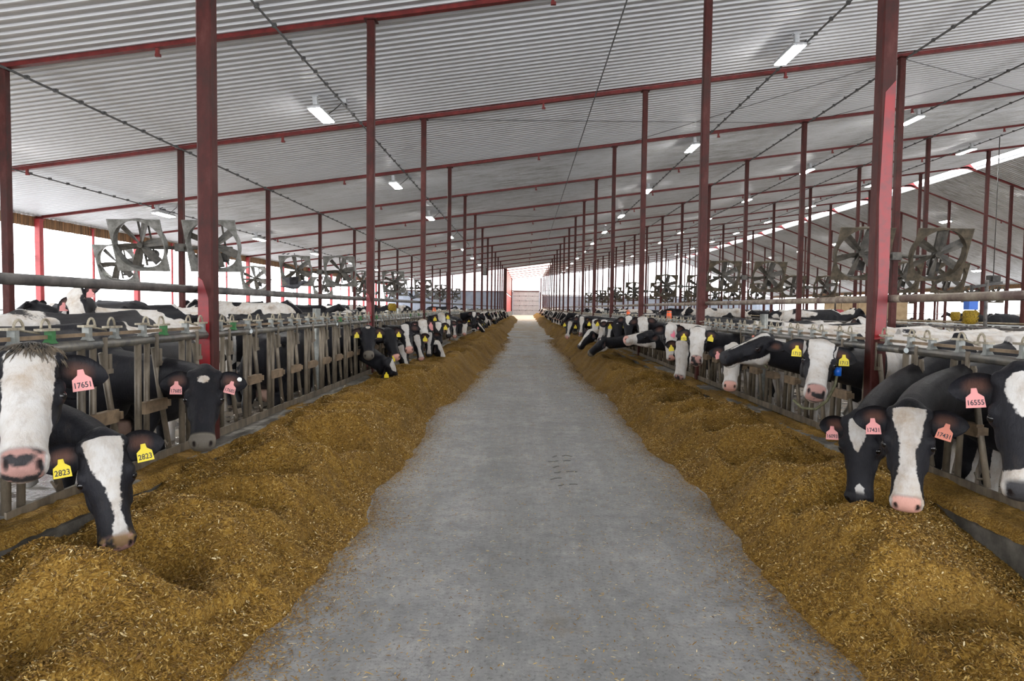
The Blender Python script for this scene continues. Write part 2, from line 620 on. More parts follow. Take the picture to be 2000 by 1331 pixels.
# ================================================================== THE SETTING
def struct(name, mb, mat):
    o = mb.build(name, mat)
    o['kind'] = 'structure'
    return o


def floor_z(y):                    # the alley climbs a little towards the far door
    return 0.0 if y < 80 else (y - 80) / (YEND - 80) * 0.36


# ground outside
struct('ground', MB().add([(-160, -60, -0.35), (190, -60, -0.35), (190, 300, -0.35), (-160, 300, -0.35)], [(0, 1, 2, 3)]), M_GROUND)
# drive alley slab
mb = MB()
ys = [-11, 10, 30, 60, 80, 83.5]
for a, b in zip(ys[:-1], ys[1:]):
    za, zb = floor_z(a), floor_z(b)
    mb.add([(-2.47, a, za), (2.74, a, za), (2.74, b, zb), (-2.47, b, zb)], [(0, 1, 2, 3)])
struct('floor', mb, M_FLOOR)
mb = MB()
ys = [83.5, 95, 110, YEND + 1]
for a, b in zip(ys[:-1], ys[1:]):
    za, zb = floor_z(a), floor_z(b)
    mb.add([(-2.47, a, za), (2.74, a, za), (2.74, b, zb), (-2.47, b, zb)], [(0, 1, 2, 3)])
struct('floor', mb, M_LITSLAB)  # brightly lit end of the alley, its light painted as paler concrete
# cow alleys either side
struct('floor', MB().box((-10.2, (LEND - 2) / 2, -0.15), (15.0, LEND + 2, 0.2)), M_MUD)
struct('floor', MB().box((13.4, (YEND - 2) / 2, -0.15), (20.4, YEND + 2, 0.2)), M_MUD)
struct('floor', MB().box((36.6, (YEND - 2) / 2, -0.15), (13.8, YEND + 2, 0.2)), M_MUD)
struct('floor', MB().box((26.65, (YEND - 2) / 2, -0.15), (6.0, YEND + 2, 0.3)), M_CURB)
# concrete curbs under the headlocks
CURB_L, CURB_R = 0.44, 0.39


def curb(name, x0, x1, z, y0, y1):
    mb = MB()
    r = 0.04
    prof = [(x0, -0.3), (x1, -0.3), (x1, z - r), (x1 - (r if x1 > x0 else -r), z), (x0, z)]
    rings = []
    for y in (y0, y1):
        rings.append([(x, y, zz + floor_z(y)) for x, zz in prof])
    if x1 < x0: rings = [r_[::-1] for r_ in rings]
    mb.loft(rings[::-1], True, False)
    struct('curb', mb, M_CURB)


for y0, y1, k in ((-1, 80, ''), (80, LEND, '_end')):
    curb('curb_left' + k, -2.86, -2.46, CURB_L, y0, y1)
for y0, y1, k in ((-1, 80, ''), (80, YEND, '_end')):
    curb('curb_right' + k, 3.22, 2.73, CURB_R, y0, y1)
# bedded stall platforms
for nm, x0, x1, y1 in (('stall_bed_left', -11.6, -6.7, LEND), ('stall_bed_wall', -17.2, -14.6, LEND), ('stall_bed_middle', 7.2, 12.0, YEND), ('stall_bed_right', 15.0, 19.6, YEND), ('stall_bed_far', 33.6, 38.2, YEND)):
    struct('stall_bed', MB().box(((x0 + x1) / 2, (y1 + 4) / 2, 0.05), (x1 - x0, y1 - 4, 0.24)), M_SAND)


# corrugated roof sheets, the ribs follow the slope
def sheets(name, x0, x1, y0, y1, mat, pitch=0.2286, dx=0.0):
    vs, fs = [], []
    n = int((y1 - y0) / pitch)
    prof = [(0.0, 0.0), (0.150, 0.0), (0.166, -0.038), (0.210, -0.038), (0.2286, 0.0)]
    k = 0
    for i in range(n):
        for j in range(4):
            a, b = prof[j], prof[j + 1]
            ya, yb = y0 + i * pitch + a[0], y0 + i * pitch + b[0]
            q = [(x0, ya, roof(x0) + BEAM + a[1]), (x1, ya, roof(x1) + BEAM + a[1]), (x1, yb, roof(x1) + BEAM + b[1]), (x0, yb, roof(x0) + BEAM + b[1])]
            vs += q
            fs.append((k, k + 3, k + 2, k + 1))
            k += 4
    return struct(name, MB().add(vs, fs), mat)


RY0 = -11.0
sheets('ceiling', EAVE_L, -2.3, RY0, LEND + 0.4, M_CEIL)
sheets('ceiling', -2.3, RIDGE - 0.55, RY0, LEND + 0.4, M_CEIL)
sheets('ceiling', -2.3, 3.4, LEND + 0.6, YEND, M_SKYL)
sheets('ceiling', 3.4, RIDGE - 0.55, LEND + 0.6, YEND, M_CEIL)
sheets('ceiling', RIDGE + 0.55, EAVE_R, RY0, YEND, M_CEIL)
# a roof skin above the steel keeps the sky off the joints
mb = MB()
for x0, x1, y1 in ((EAVE_L - 0.4, -2.3, LEND + 0.5), (-2.3, RIDGE - 0.5, LEND + 0.5), (RIDGE + 0.5, EAVE_R + 0.4, YEND)):
    mb.add([(x0, RY0, roof(x0) + BEAM + 0.12), (x1, RY0, roof(x1) + BEAM + 0.12), (x1, y1, roof(x1) + BEAM + 0.12), (x0, y1, roof(x0) + BEAM + 0.12)], [(0, 1, 2, 3)])
mb.add([(3.4, LEND + 0.5, roof(3.4) + BEAM + 0.12), (RIDGE - 0.5, LEND + 0.5, roof(RIDGE - 0.5) + BEAM + 0.12), (RIDGE - 0.5, YEND, roof(RIDGE - 0.5) + BEAM + 0.12), (3.4, YEND, roof(3.4) + BEAM + 0.12)], [(0, 1, 2, 3)])
struct('roof', mb, M_CEIL)

# posts ---------------------------------------------------------------
def post_mesh(name, h, w, mat):
    mb = MB()
    r = 0.012
    q = w / 2
    prof = [(-q + r, -q), (q - r, -q), (q, -q + r), (q, q - r), (q - r, q), (-q + r, q), (-q, q - r), (-q, -q + r)]
    mb.loft([[(x, y, z) for x, y in prof] for z in (0, h)], True, False)
    # base plate and cap plate
    mb.box((0, 0, 0.012), (w + 0.12, w + 0.12, 0.024))
    mb.box((0, 0, h - 0.01), (w + 0.08, w + 0.1, 0.02))
    return mb.mesh(name, mat)


ROWNAME = {-17.3: 'left outer wall', -9.1: 'left stall row', XL: 'left headlock line', XR: 'right headlock line',
           9.55: 'right stall row', 17.3: 'third right row', 23.9: 'near side of the far lane',
           29.4: 'far side of the far lane', 35.9: 'row past the far lane', 43.4: 'far right outer wall'}


def in_view(p, m=60):
    d = Vector(p) - Vector((0, 0, CAM_H))
    z = d.dot(CF)
    if z < 0.3: return False
    x = 1000 + FPX * d.dot(CR) / z
    y = 665.5 - FPX * d.dot(CU) / z
    return -m < x < 2000 + m and -m < y < 1331 + m


def row_label(kind, x, k, far):
    if far:
        return f'{kind} far down the barn on the {ROWNAME[x]}', f'far {kind}s on the {ROWNAME[x]}'
    return f'{kind}, {ORD[k]} from the camera on the {ROWNAME[x]}', f'posts on the {ROWNAME[x]}'


for x in ROWS_L + [XL, XR] + ROWS_R:
    w = 0.128 if x in (XL, XR) else 0.135 if x == -9.1 else 0.15
    left = x < -2
    wall = x in (-17.3, 43.4)
    base = -0.05
    me = post_mesh('steel_post', roof(x) - base, 0.2 if x == -17.3 else w, M_REDW if x == -17.3 else M_POST)
    k = 0
    for n in range(1, 15 if left else NF + 1):
        y = fy(n)
        if x == XR and n == 1: y = 5.95
        if not in_view((x, y, 1.5)) and not in_view((x, y, roof(x) - 0.3)): continue
        far = k >= 9
        lb, g = row_label('dark red steel post' if x != -17.3 else 'bright red steel wall post', x, k, far)
        o = link('steel_post', me, None, (x, y, base))
        tag(o, lb, 'post', g)
        if (x == XL and n <= 2) or (x == XR and n == 1):      # rubbed to bright red low on the near posts
            mb = MB()
            q = w / 2 + 0.002
            if x == XL:
                mb.prism([(-0.06, 0.6), (0.05, 0.6), (0.03, 1.7), (-0.02, 1.85), (-0.06, 1.88)], 0.003, Matrix.Translation((0, -q, 0)) @ Matrix.Rotation(PI / 2, 4, 'X'))
            else:
                mb.prism([(-0.045, 1.42), (0.045, 1.42), (0.058, 2.0), (0.05, 2.9), (0.055, 3.6), (-0.03, 3.5), (-0.05, 2.6), (-0.03, 1.9)], 0.003, Matrix.Translation((0, -q, 0)) @ Matrix.Rotation(PI / 2, 4, 'X'))
            mb.build('bare_paint_patch', M_REDB, o)
        k += 1

# thin posts between the frames of the open left wall
me = post_mesh('mullion', roof(-17.3) + 0.05, 0.08, M_REDW)
for i, n in enumerate(range(3, 14)):
    o = link('thin_wall_post', me, None, (-17.3, fy(n) + BAY / 2, -0.05))
    tag(o, f'thin red mid-bay post of the open left wall, {ORD[i]} from the camera', 'post', 'thin posts of the left wall')

# red roof beams ------------------------------------------------------
def beam_mesh(x0, x1):
    mb = MB()
    for a, b in ((x0, min(x1, RIDGE)), (RIDGE, x1)):
        if b - a < 1: continue
        A, B = Vector((a, 0, roof(a) + BEAM / 2)), Vector((b, 0, roof(b) + BEAM / 2))
        mb.bar(A, B, 0.02, BEAM - 0.02)
        for dz in (-BEAM / 2 + 0.008, BEAM / 2 - 0.008):
            mb.bar(A + Vector((0, 0, dz)), B + Vector((0, 0, dz)), 0.115, 0.016)
    # small hanging brackets
    for xx in (-13.2, -6.4, 0.4, 6.6, 13.2, 20.5, 33.0, 39.5):
        if x0 < xx < x1:
            z = roof(xx)
            mb.box((xx, 0, z - 0.05), (0.05, 0.06, 0.12))
            mb.box((xx + 0.01, 0, z - 0.12), (0.09, 0.05, 0.05))
    return mb.mesh('roof_beam', M_BEAM)


BEAMS = []
bm_full, bm_right = beam_mesh(-17.5, 43.6), beam_mesh(-2.7, 43.6)
for n in range(1, NF + 1):
    y = fy(n)
    o = link('roof_beam', bm_full if n <= 14 else bm_right, None, (0, y, 0))
    if n <= 10: tag(o, f'red roof beam across the whole barn, {ORD[n - 1]} frame from the camera', 'beam', 'red roof beams')
    else: tag(o, 'red roof beam across the barn, one of the far frames', 'beam', 'far red roof beams')

# open ridge: two edge strips and red ridge plates
for s in (-1, 1):
    x = RIDGE + s * 0.55
    struct('trim_1', MB().box((x, (RY0 + YEND) / 2, roof(x) + BEAM + 0.1), (0.05, YEND - RY0, 0.3)), M_LAMPH)
for n in range(3, NF, 1):
    y = fy(n)
    mb = MB().prism([(-0.45, 0), (0.45, 0), (0.2, 0.32), (-0.2, 0.32)], 0.02, Matrix.Translation((RIDGE, y, roof(RIDGE) - 0.05)) @ Matrix.Rotation(PI / 2, 4, 'X'))
    o = mb.build('ridge_plate', M_REDB)
    tag(o, f'red plate at the open ridge, {ORD[n - 3]} along it' if n < 12 else 'red plate far along the open ridge', 'plate', 'red ridge plates' if n < 12 else 'far red ridge plates')

# left wall: header boards, cables, curb
mb = MB()
x = -17.3
y = 5.0
while y < LEND:
    w = 0.28
    mb.box((x - 0.12, y, roof(x) - 0.10 + 0.004 * math.sin(y * 9)), (0.03, w - 0.012, 0.36))
    y += w
struct('trim_1', mb, M_WOOD)
struct('trim_1', MB().box((-17.25, LEND / 2, roof(-17.3) + 0.12), (0.12, LEND, 0.06)), M_LAMPH)
for z, r in ((3.22, 0.012), (3.16, 0.010), (1.62, 0.008)):
    o = MB().tube([(-17.42, 5, z), (-17.42, LEND, z)], r, 6).build('wall_cable', M_CABLE)
    tag(o, {3.22: 'upper of the two high rusty cables across the open left wall', 3.16: 'lower of the two high rusty cables across the open left wall', 1.62: 'lone low rusty cable across the open left wall'}[z], 'cable')
struct('wall_left', MB().box((-17.45, LEND / 2, 0.3), (0.15, LEND, 1.2)), M_CURB)
struct('wall_right', MB().box((43.6, YEND / 2, 0.3), (0.15, YEND, 1.2)), M_CURB)
mb = MB()
for i in range(int(YEND / 0.5)):
    mb.box((43.55, i * 0.5, roof(43.4) - 0.12), (0.03, 0.48, 0.42))
struct('trim_1', mb, M_WOOD)

# end wall of the left wing: siding below, white curtain above
def gable(name, x0, x1, y, z0, z1fun, mat):
    zs0, zs1 = z1fun(x0), z1fun(x1)
    vs = [(x0, y, z0), (x1, y, z0), (x1, y, zs1), (x0, y, zs0)]
    return struct(name, MB().add(vs, [(0, 1, 2, 3)]), mat)


def ribs(mb, x0, x1, y, z0, z1, step, r=0.012):
    x = x0
    while x < x1:
        mb.box((x, y, (z0 + z1) / 2), (0.05, 0.03, z1 - z0))
        x += step


mb = MB().box((-10.1, LEND + 0.5, 1.6), (15.2, 0.06, 4.1))
ribs(mb, -17.5, -2.6, LEND + 0.45, -0.3, 3.65, 0.3)
struct('wall_back_left', mb, M_SIDING)
gable('window_1', -17.6, -2.5, LEND + 0.6, 3.65, lambda x: roof(x) + BEAM + 0.1, M_CURT)
mb = MB().box((-10, LEND + 0.42, 3.68), (15, 0.08, 0.12))
for x in [-17 + 1.22 * i for i in range(12)]:
    mb.box((x, LEND + 0.5, 5), (0.05, 0.05, 2.8))
for z in (4.4, 5.1, 5.8):
    mb.box((-10, LEND + 0.5, z), (15, 0.04, 0.03))
struct('trim_1', mb, M_POST)
# red sheeted wall beside the last bays of the alley
mb, mb2 = MB(), MB()
y = LEND + 0.3
while y < YEND - 0.5:
    mb.box((-2.55, y + 0.15, 1.9), (0.05, 0.28, 3.2))
    mb2.box((-2.53, y + 0.15, 5.35), (0.06, 0.28, 3.4))
    y += 0.3
struct('wall_alley', mb, M_REDWALL)
struct('wall_alley', mb2, M_REDUP)
mb = MB().box((-2.5, (LEND + YEND) / 2, 3.6), (0.06, YEND - LEND, 0.12)).box((-2.55, LEND + 0.3, 3.4), (0.3, 0.3, 7.0))
struct('trim_1', mb, M_POST)
struct('trim_1', MB().box((-2.4, (LEND + YEND) / 2, 0.55), (0.25, YEND - LEND, 1.0)), M_CURB)
# end wall of alley and right wing
zf = floor_z(YEND)
gable('window_2', -2.6, RIDGE, YEND, 4.55, lambda x: roof(x) + BEAM + 0.1, M_CURT)
gable('window_3', RIDGE, EAVE_R, YEND, 3.6, lambda x: roof(x) + BEAM + 0.1, M_CURT)
mb = MB().box((23.6, YEND + 0.1, 1.75), (41.2, 0.06, 4.2))
ribs(mb, 3.2, 44, YEND + 0.05, -0.3, 3.85, 0.6)
struct('wall_back', mb, M_SIDING)
mb = MB().box((23.5, YEND - 0.1, 3.95), (41.2, 0.1, 0.16))
for x in [3.4 + 1.8 * i for i in range(22)]:
    mb.box((x, YEND - 0.1, 6.0), (0.06, 0.06, 4.2 if x > 8 else 3.4))
for z in (4.8, 5.7, 6.6):
    mb.box((22, YEND - 0.1, z), (38, 0.04, 0.035))
mb.box((-2.45, YEND - 0.15, 3.5), (0.22, 0.2, 7)).box((2.75, YEND - 0.15, 3.5), (0.22, 0.2, 7)).box((0, YEND - 0.15, 4.62), (5.2, 0.2, 0.18))
struct('trim_1', mb, M_POST)
mb = MB().box((-2.3, YEND - 0.1, 2.2), (0.25, 0.1, 4.6)).box((2.55, YEND - 0.1, 2.2), (0.25, 0.1, 4.6))
struct('trim_1', mb, M_SIDING)
# sectional overhead door
mb = MB()
for i in range(5):
    z = zf + 0.42 + i * 0.845
    mb.box((0.13, YEND - 0.12, z), (4.62, 0.05, 0.825))
dr = struct('door_1', mb, M_DOOR)
mb = MB()
for i in range(5):
    for x in (-1.05, 0.12, 1.3):
        mb.box((x, YEND - 0.17, zf + 0.84 + i * 0.845), (0.07, 0.03, 0.16))
for i in range(1, 5):
    mb.box((0.13, YEND - 0.16, zf + i * 0.845), (4.6, 0.02, 0.03))
mb.build('door_hinge', M_MOTOR, dr)
# two door opener bars hanging above the door
for s, nm in ((-1, 'left'), (1, 'right')):
    x0 = 0.12 + s * 0.22
    mb = MB().box((x0, YEND - 0.5, 6.1), (0.035, 0.035, 1.5)).box((x0 + s * 0.8, YEND - 0.5, 6.25), (1.6, 0.035, 0.045)).box((x0 + s * 1.62, YEND - 0.5, 6.25), (0.1, 0.05, 0.1))
    o = mb.build('door_opener_bar', M_MOTOR)
    tag(o, f'dark T-shaped bar above the far door, {nm} one', 'bar', 'bars above the far door')

# steel conduit runs along the ceiling
def conduit(x, y0, y1, r, lab, clips=True, dz=0.03):
    o = empty('conduit', (x, y0, roof(x) - dz))
    tag(o, lab, 'conduit')
    MB().tube([(0, 0, 0), (0, y1 - y0, 0)], r, 6).build('pipe_run', M_WIRE, o)
    if clips:
        mb = MB()
        y = 0.3
        while y < min(y1 - y0, 45):
            mb.box((0, y, 0.01), (0.07, 0.06, 0.07))
            y += 0.75
        mb.build('clip', M_WIRE, o)['kind'] = 'stuff'


conduit(-13.35, 6, LEND, 0.018, 'dark conduit along the ceiling at the outer left lamps')
conduit(-9.0, 6, LEND, 0.022, 'dark conduit along the ceiling over the left fan posts')
conduit(-4.25, 6, LEND, 0.02, 'dark conduit along the ceiling right beside the nearest left lamps')
conduit(1.72, 6, LEND, 0.015, 'thin bright conduit along the ceiling just right of the alley centre', False)
conduit(6.25, 6, YEND, 0.022, 'dark conduit along the ceiling beside the nearest right lamps')
conduit(9.65, 6, YEND, 0.026, 'dark conduit along the ceiling over the right fan posts')
conduit(14.0, 6, YEND, 0.024, 'dark conduit along the ceiling beside the second right lamps')
conduit(17.2, 6, YEND, 0.022, 'dark conduit along the ceiling over the third right post row')
conduit(21.5, 6, YEND, 0.02, 'dark conduit along the ceiling nearest the ridge')
# diagonal wind-brace rods between frames
for i, (xa, xb, n, lab) in enumerate(((XL, 9.55, 3, 'falling right'), (9.55, XR, 3, 'from the right post row'), (9.55, 17.3, 3, 'running outwards at right'), (17.3, 9.55, 3, 'running inwards at right'), (XL, XR, 6, 'over the alley'), (-9.1, XL, 6, 'over the left cows'))):
    ya, yb = fy(n), fy(n + 1)
    o = MB().tube([(xa, ya, roof(xa) - 0.02), (xb, yb, roof(xb) - 0.02)], 0.009, 5).build('brace_rod', M_WIRE)
    tag(o, f'thin diagonal ceiling rod {lab}, between the {ORD[n - 1]} and {ORD[n]} beams', 'rod', 'diagonal brace rods')

# ================================================================== LAMPS
def make_lamp():
    root = empty('high_bay_light')
    rings = []
    for z, wx, wy in ((0.0, 0.29, 1.2), (0.05, 0.29, 1.2), (0.10, 0.2, 1.0), (0.14, 0.14, 0.55), (0.15, 0.02, 0.1)):
        rings.append([(sx * wx / 2, sy * wy / 2, z) for sx, sy in ((-1, -1), (1, -1), (1, 1), (-1, 1))])
    MB().loft(rings, True, False).build('housing', M_LAMPH, root)
    MB().box((0, 0, -0.012), (0.25, 1.14, 0.02)).build('lens', M_LENS, root)
    MB().box((0, -0.42, 0.2), (0.1, 0.1, 0.2)).box((0, -0.42, 0.3), (0.16, 0.12, 0.03)).build('mounting_box', M_LAMPH, root)
    return root


LAMP0 = make_lamp()
cord = MB().tube([(0.14, 0.1, 0.06), (0.26, 0.12, 0.14), (0.40, 0.15, 0.26), (0.48, 0.16, 0.34)], 0.012, 5).mesh('lamp_cord', M_WIRE)
jbox = MB().box((0.5, 0.18, 0.33), (0.11, 0.14, 0.1)).mesh('junction_box', M_LAMPH)
LROW = {-13.2: 'over the outer left stalls', -4.73: 'over the left cows', 5.88: 'over the right cows', 13.6: 'over the second right stalls', 21.2: 'nearest the ridge', 31.2: 'just beyond the ridge', 39.5: 'along the far right side'}
used = False
for x, rn in LROW.items():
    k = 0
    for i in range(-1, 12):
        y = 15.8 + 9.0 * i
        if x < -2 and y > LEND: continue
        p = (x, y, roof(x) - 0.26 if x < RIDGE else roof(x) - 0.3)
        if i == -1 and x not in (-4.73, 5.88): continue
        o = LAMP0 if not used else copy_tree(LAMP0)
        used = True
        o.location = p
        if i <= 3 and x < 10:
            link('cord', cord, o)
            link('junction_box', jbox, o)
        o.rotation_euler = (0, math.atan(SR) if x > RIDGE else -math.atan(SL) * 0.5, 0)
        if i == -1:
            tag(o, f'white LED barn light above the camera end {rn}', 'light', 'LED barn lights')
            continue
        if k < 6: tag(o, f'white LED barn light {rn}, {ORD[k]} seen from the camera', 'light', f'LED barn lights {rn}')
        else: tag(o, f'small far LED barn light {rn}', 'light', f'far LED barn lights {rn}')
        k += 1

# ================================================================== FANS
def make_fan(mat, spin):
    root = empty('barn_fan')
    S, Rr, D = 1.38, 0.655, 0.20
    # square plate with a round opening, thin, and the drum behind it
    mb = MB()
    n = 48
    sq, ci = [], []
    for i in range(n):
        a = 2 * PI * i / n + PI / 4
        c, s = math.cos(a), math.sin(a)
        m = max(abs(c), abs(s))
        sq.append((c / m * S / 2, s / m * S / 2))
        ci.append((c * Rr, s * Rr))
    vs = [(x, -0.01, z) for x, z in sq] + [(x, -0.01, z) for x, z in ci] + [(x, 0.02, z) for x, z in sq] + [(x * 0.985, D, z * 0.985) for x, z in ci] + [(x * 1.03, D, z * 1.03) for x, z in ci] + [(x * 1.04, 0.02, z * 1.04) for x, z in ci]
    fs = []
    for i in range(n):
        j = (i + 1) % n
        fs += [(i, j, n + j, n + i), (i, 2 * n + i, 2 * n + j, j), (n + i, n + j, 3 * n + j, 3 * n + i), (3 * n + i, 3 * n + j, 4 * n + j, 4 * n + i), (4 * n + i, 4 * n + j, 5 * n + j, 5 * n + i), (2 * n + i, 5 * n + i, 5 * n + j, 2 * n + j)]
    mb.add(vs, fs)
    mb.build('housing', mat, root)
    # six pitched blades
    for k in range(6):
        a = spin + k * PI / 3
        rings = []
        for r, w, tw in ((0.07, 0.12, 0.75), (0.2, 0.19, 0.6), (0.4, 0.21, 0.45), (0.62, 0.215, 0.36)):
            ring = []
            for u, v in ((-0.5, -0.008), (0, 0.008), (0.5, -0.008), (0.5, 0.0), (0, 0.018), (-0.5, 0.0)):
                xx, yy = u * w * math.cos(tw), u * w * math.sin(tw) + v
                ring.append((r * math.cos(a) - xx * math.sin(a), 0.12 + yy, r * math.sin(a) + xx * math.cos(a)))
            rings.append(ring)
        MB().loft(rings, True, False).build('blade', M_BLADE, root)
    MB().tube([(0, 0.04, 0), (0, 0.2, 0)], 0.075, 12).build('hub', M_BLADE, root)
    mb = MB().bar((-0.03, 0.26, -0.62), (-0.03, 0.26, 0.62), 0.05, 0.03, (0, 1, 0)).bar((0.22, 0.26, -0.58), (0.22, 0.26, 0.58), 0.04, 0.03, (0, 1, 0))
    mb.build('strut', M_BLADE, root)
    MB().tube([(0.12, 0.24, -0.36), (0.12, 0.5, -0.36)], 0.11, 12).box((0.12, 0.3, -0.47), (0.2, 0.16, 0.06)).build('motor', M_MOTOR, root)
    return root


def make_arm(h):
    mb = MB().tube([(-h, 0, 0), (h, 0, 0)], 0.045, 8)
    mb.box((0, -0.02, 0), (0.24, 0.24, 0.2))
    return mb.mesh('fan_support_beam', M_BLADE)


fans = {'l': [make_fan(M_FANL, s) for s in (0.15, 0.62)], 'r': [make_fan(M_FANR, s) for s in (0.28, 0.5)]}
arm_pair, arm_one = make_arm(1.35), make_arm(0.8)
for g in fans.values():
    for f in g: f.location = (0, 0, -50)
fcount = {}
first_use = {}


def place_fan(side, var, x, y, z, lab, grp):
    key = (side, var)
    src = fans[side][var]
    if key not in first_use:
        o = src
        first_use[key] = 1
    else:
        o = copy_tree(src)
    o.location = (x, y, z)
    o.rotation_euler = (math.radians(21), 0, 0)
    tag(o, lab, 'fan', grp)
    return o


def fan_row(xp, frames, side, z, rn, single=False):
    k = 0
    for n in frames:
        y = fy(n)
        far = k >= 4
        a = link('fan_support_beam', arm_one if single else arm_pair, None, (xp, y, z + 0.0))
        if far: tag(a, f'far dark cross beam carrying fans on {rn}', 'beam', f'far fan beams on {rn}')
        else: tag(a, f'dark cross beam carrying fans on {rn}, {ORD[k]} from the camera', 'beam', f'fan beams on {rn}')
        for s in ((0,) if single else (-1, 1)):
            sd = '' if single else (', left of its post' if s < 0 else ', right of its post')
            col = 'grey' if side == 'l' else 'dusty brown'
            lb = f'{col} fan on {rn}, {ORD[k]} from the camera{sd}' if not far else f'far {col} square-framed barn fan on {rn}'
            place_fan(side, (k + (s > 0)) % 2, xp + s * 0.97, y - 0.32, z + 0.02, lb, f'barn fans on {rn}' if not far else f'far barn fans on {rn}')
        k += 1


fan_row(-9.1, (3, 5, 7, 9, 11, 13), 'l', 3.08, 'the left stall posts')
fan_row(-14.35, (4, 6, 8, 10, 12), 'l', 2.95, 'the outer left stalls', True)
fan_row(9.55, (3, 5, 7, 9, 11, 13, 15), 'r', 3.06, 'the right stall posts')
fan_row(17.3, (5, 7, 9, 11, 13), 'r', 3.1, 'the third right posts')
fan_row(35.9, (7, 9, 11, 13), 'r', 3.1, 'the far-lane posts')

# ================================================================== HEADLOCK PANELS
UNIT = 0.6096
PAN = UNIT * 5


def uget(k): return 0.06 + k * UNIT


def panel_meshes(lod):
    P = {}
    m = MB()
    pts = [(0.0, 0, 0.90), (PAN, 0, 0.90)]
    m.tube(pts, 0.033, 10 if lod == 0 else 6)
    P['top_pipe'] = (m, M_PIPE)
    m = MB().box((PAN / 2, -0.03, 0.035), (PAN, 0.012, 0.07)).box((PAN / 2, 0.0, 0.006), (PAN, 0.07, 0.012))
    P['bottom_rail'] = (m, M_LOCK)
    P['latch_rod'] = (MB().box((PAN / 2, 0.012, 0.962), (PAN - 0.02, 0.022, 0.022)), M_BROWN)
    return P


def unit_parts(k, lod, occupied=False):
    s0 = uget(k)
    n = 8 if lod == 0 else 5
    out = []
    out.append(('fixed_bar', MB().tube([(s0 - 0.03, -0.01, 0.05), (s0, 0, 0.89)], 0.024, n), M_LOCK))
    out.append(('fixed_bar', MB().tube([(s0 + 0.09, 0, 0.05), (s0 + 0.115, 0, 0.89)], 0.021, n), M_LOCK))
    top, bot = (s0 + 0.20, 0.0, 0.84), (s0 + 0.40, 0.0, 0.06)
    if occupied: top, bot = (s0 + 0.27, 0, 0.84), (s0 + 0.34, 0, 0.06)
    sw = MB()
    mid = (s0 + 0.29, 0, 0.46) if not occupied else (s0 + 0.30, 0, 0.46)
    sw.tube([bot, mid, top], 0.021, n)
    sw.tube([(bot[0], 0, 0.12), (bot[0] - 0.07, -0.02, 0.10), (bot[0] - 0.1, -0.02, 0.14)], 0.008, 5)
    out.append(('swing_bar', sw, M_LOCK))
    out.append(('cross_plate', MB().box((s0 + 0.17, -0.012, 0.42), (0.30, 0.05, 0.085)).box((s0 + 0.335, -0.012, 0.42), (0.03, 0.07, 0.05)), M_BROWN))
    hk = MB()
    hk.box((s0 + 0.19 if not occupied else s0 + 0.24, -0.03, 0.82), (0.035, 0.012, 0.24)).box((s0 + 0.22 if not occupied else s0 + 0.27, -0.03, 0.72), (0.09, 0.014, 0.03)).box((s0 + 0.255 if not occupied else s0 + 0.31, -0.02, 0.77), (0.03, 0.012, 0.12))
    out.append(('hook', hk, M_LOCK))
    return out


def latch_parts(k, lod, green):
    s0 = uget(k)
    out = []
    for q, (ds, hh) in enumerate(((0.06, 0.085), (0.34, 0.075))):
        b = MB()
        z0, z1 = 0.925, 0.925 + hh
        b.loft([[(s0 + ds + sx * w, sy * d, z) for sx, sy in ((-1, -1), (1, -1), (1, 1), (-1, 1))] for z, w, d in ((z0, 0.028, 0.03), (z0 + 0.02, 0.017, 0.022), (z1, 0.017, 0.022))], True, False)
        out.append(('latch_bracket', b, M_GREEN if (green and q == 1) else M_GALV))
    pl = MB()
    pl.box((s0 + 0.05, -0.005, 1.016), (0.12, 0.042, 0.014)).box((s0 + 0.31, -0.005, 1.004), (0.15, 0.046, 0.014))
    pl.tube([(s0 + 0.1, 0.005, 1.01), (s0 + 0.26, 0.005, 0.985)], 0.007, 5)
    out.append(('latch_plate', pl, M_CREAM))
    for ds in (0.085, 0.29):
        pts = [(s0 + ds + 0.036 * math.cos(a), -0.01, 1.012 + 0.052 * math.sin(a)) for a in [PI * i / 8 for i in range(9)]]
        out.append(('latch_handle', MB().tube(pts, 0.0075, 6), M_CREAM))
    return out


def make_panel(lod, green, occ=()):
    root = empty('headlock_panel')
    if lod <= 1:
        for nm, (m, mt) in panel_meshes(lod).items(): m.build(nm, mt, root)
        for k in range(5):
            for nm, m, mt in unit_parts(k, lod, k in occ): m.build(nm, mt, root)
            for nm, m, mt in latch_parts(k, lod, green and k % 2 == 0): m.build(nm, mt, root)
        st = MB().prism([(0.035 * math.cos(a), 0.021 * math.sin(a)) for a in [2 * PI * i / 16 for i in range(16)]], 0.003, Matrix.Translation((uget(0) + 0.06, -0.034, 0.90)) @ Matrix.Rotation(PI / 2, 4, 'X'))
        st.build('sticker', M_STICK, root)
    else:
        a, b, c = MB(), MB(), MB()
        for nm, (m, mt) in panel_meshes(2).items():
            (b if nm == 'top_pipe' else a).add(m.v, m.f)
        for k in range(5):
            for nm, m, mt in unit_parts(k, 2): a.add(m.v, m.f)
            for nm, m, mt in latch_parts(k, 2, False)[:3]: c.add(m.v, m.f)
        a.build('locking_bars', M_LOCK, root)
        b.build('top_pipe', M_PIPE, root)
        c.build('latches', M_CREAM, root)
    return root


LOC_L0, LOC_R0 = 0.38, 5.53
pan = {}


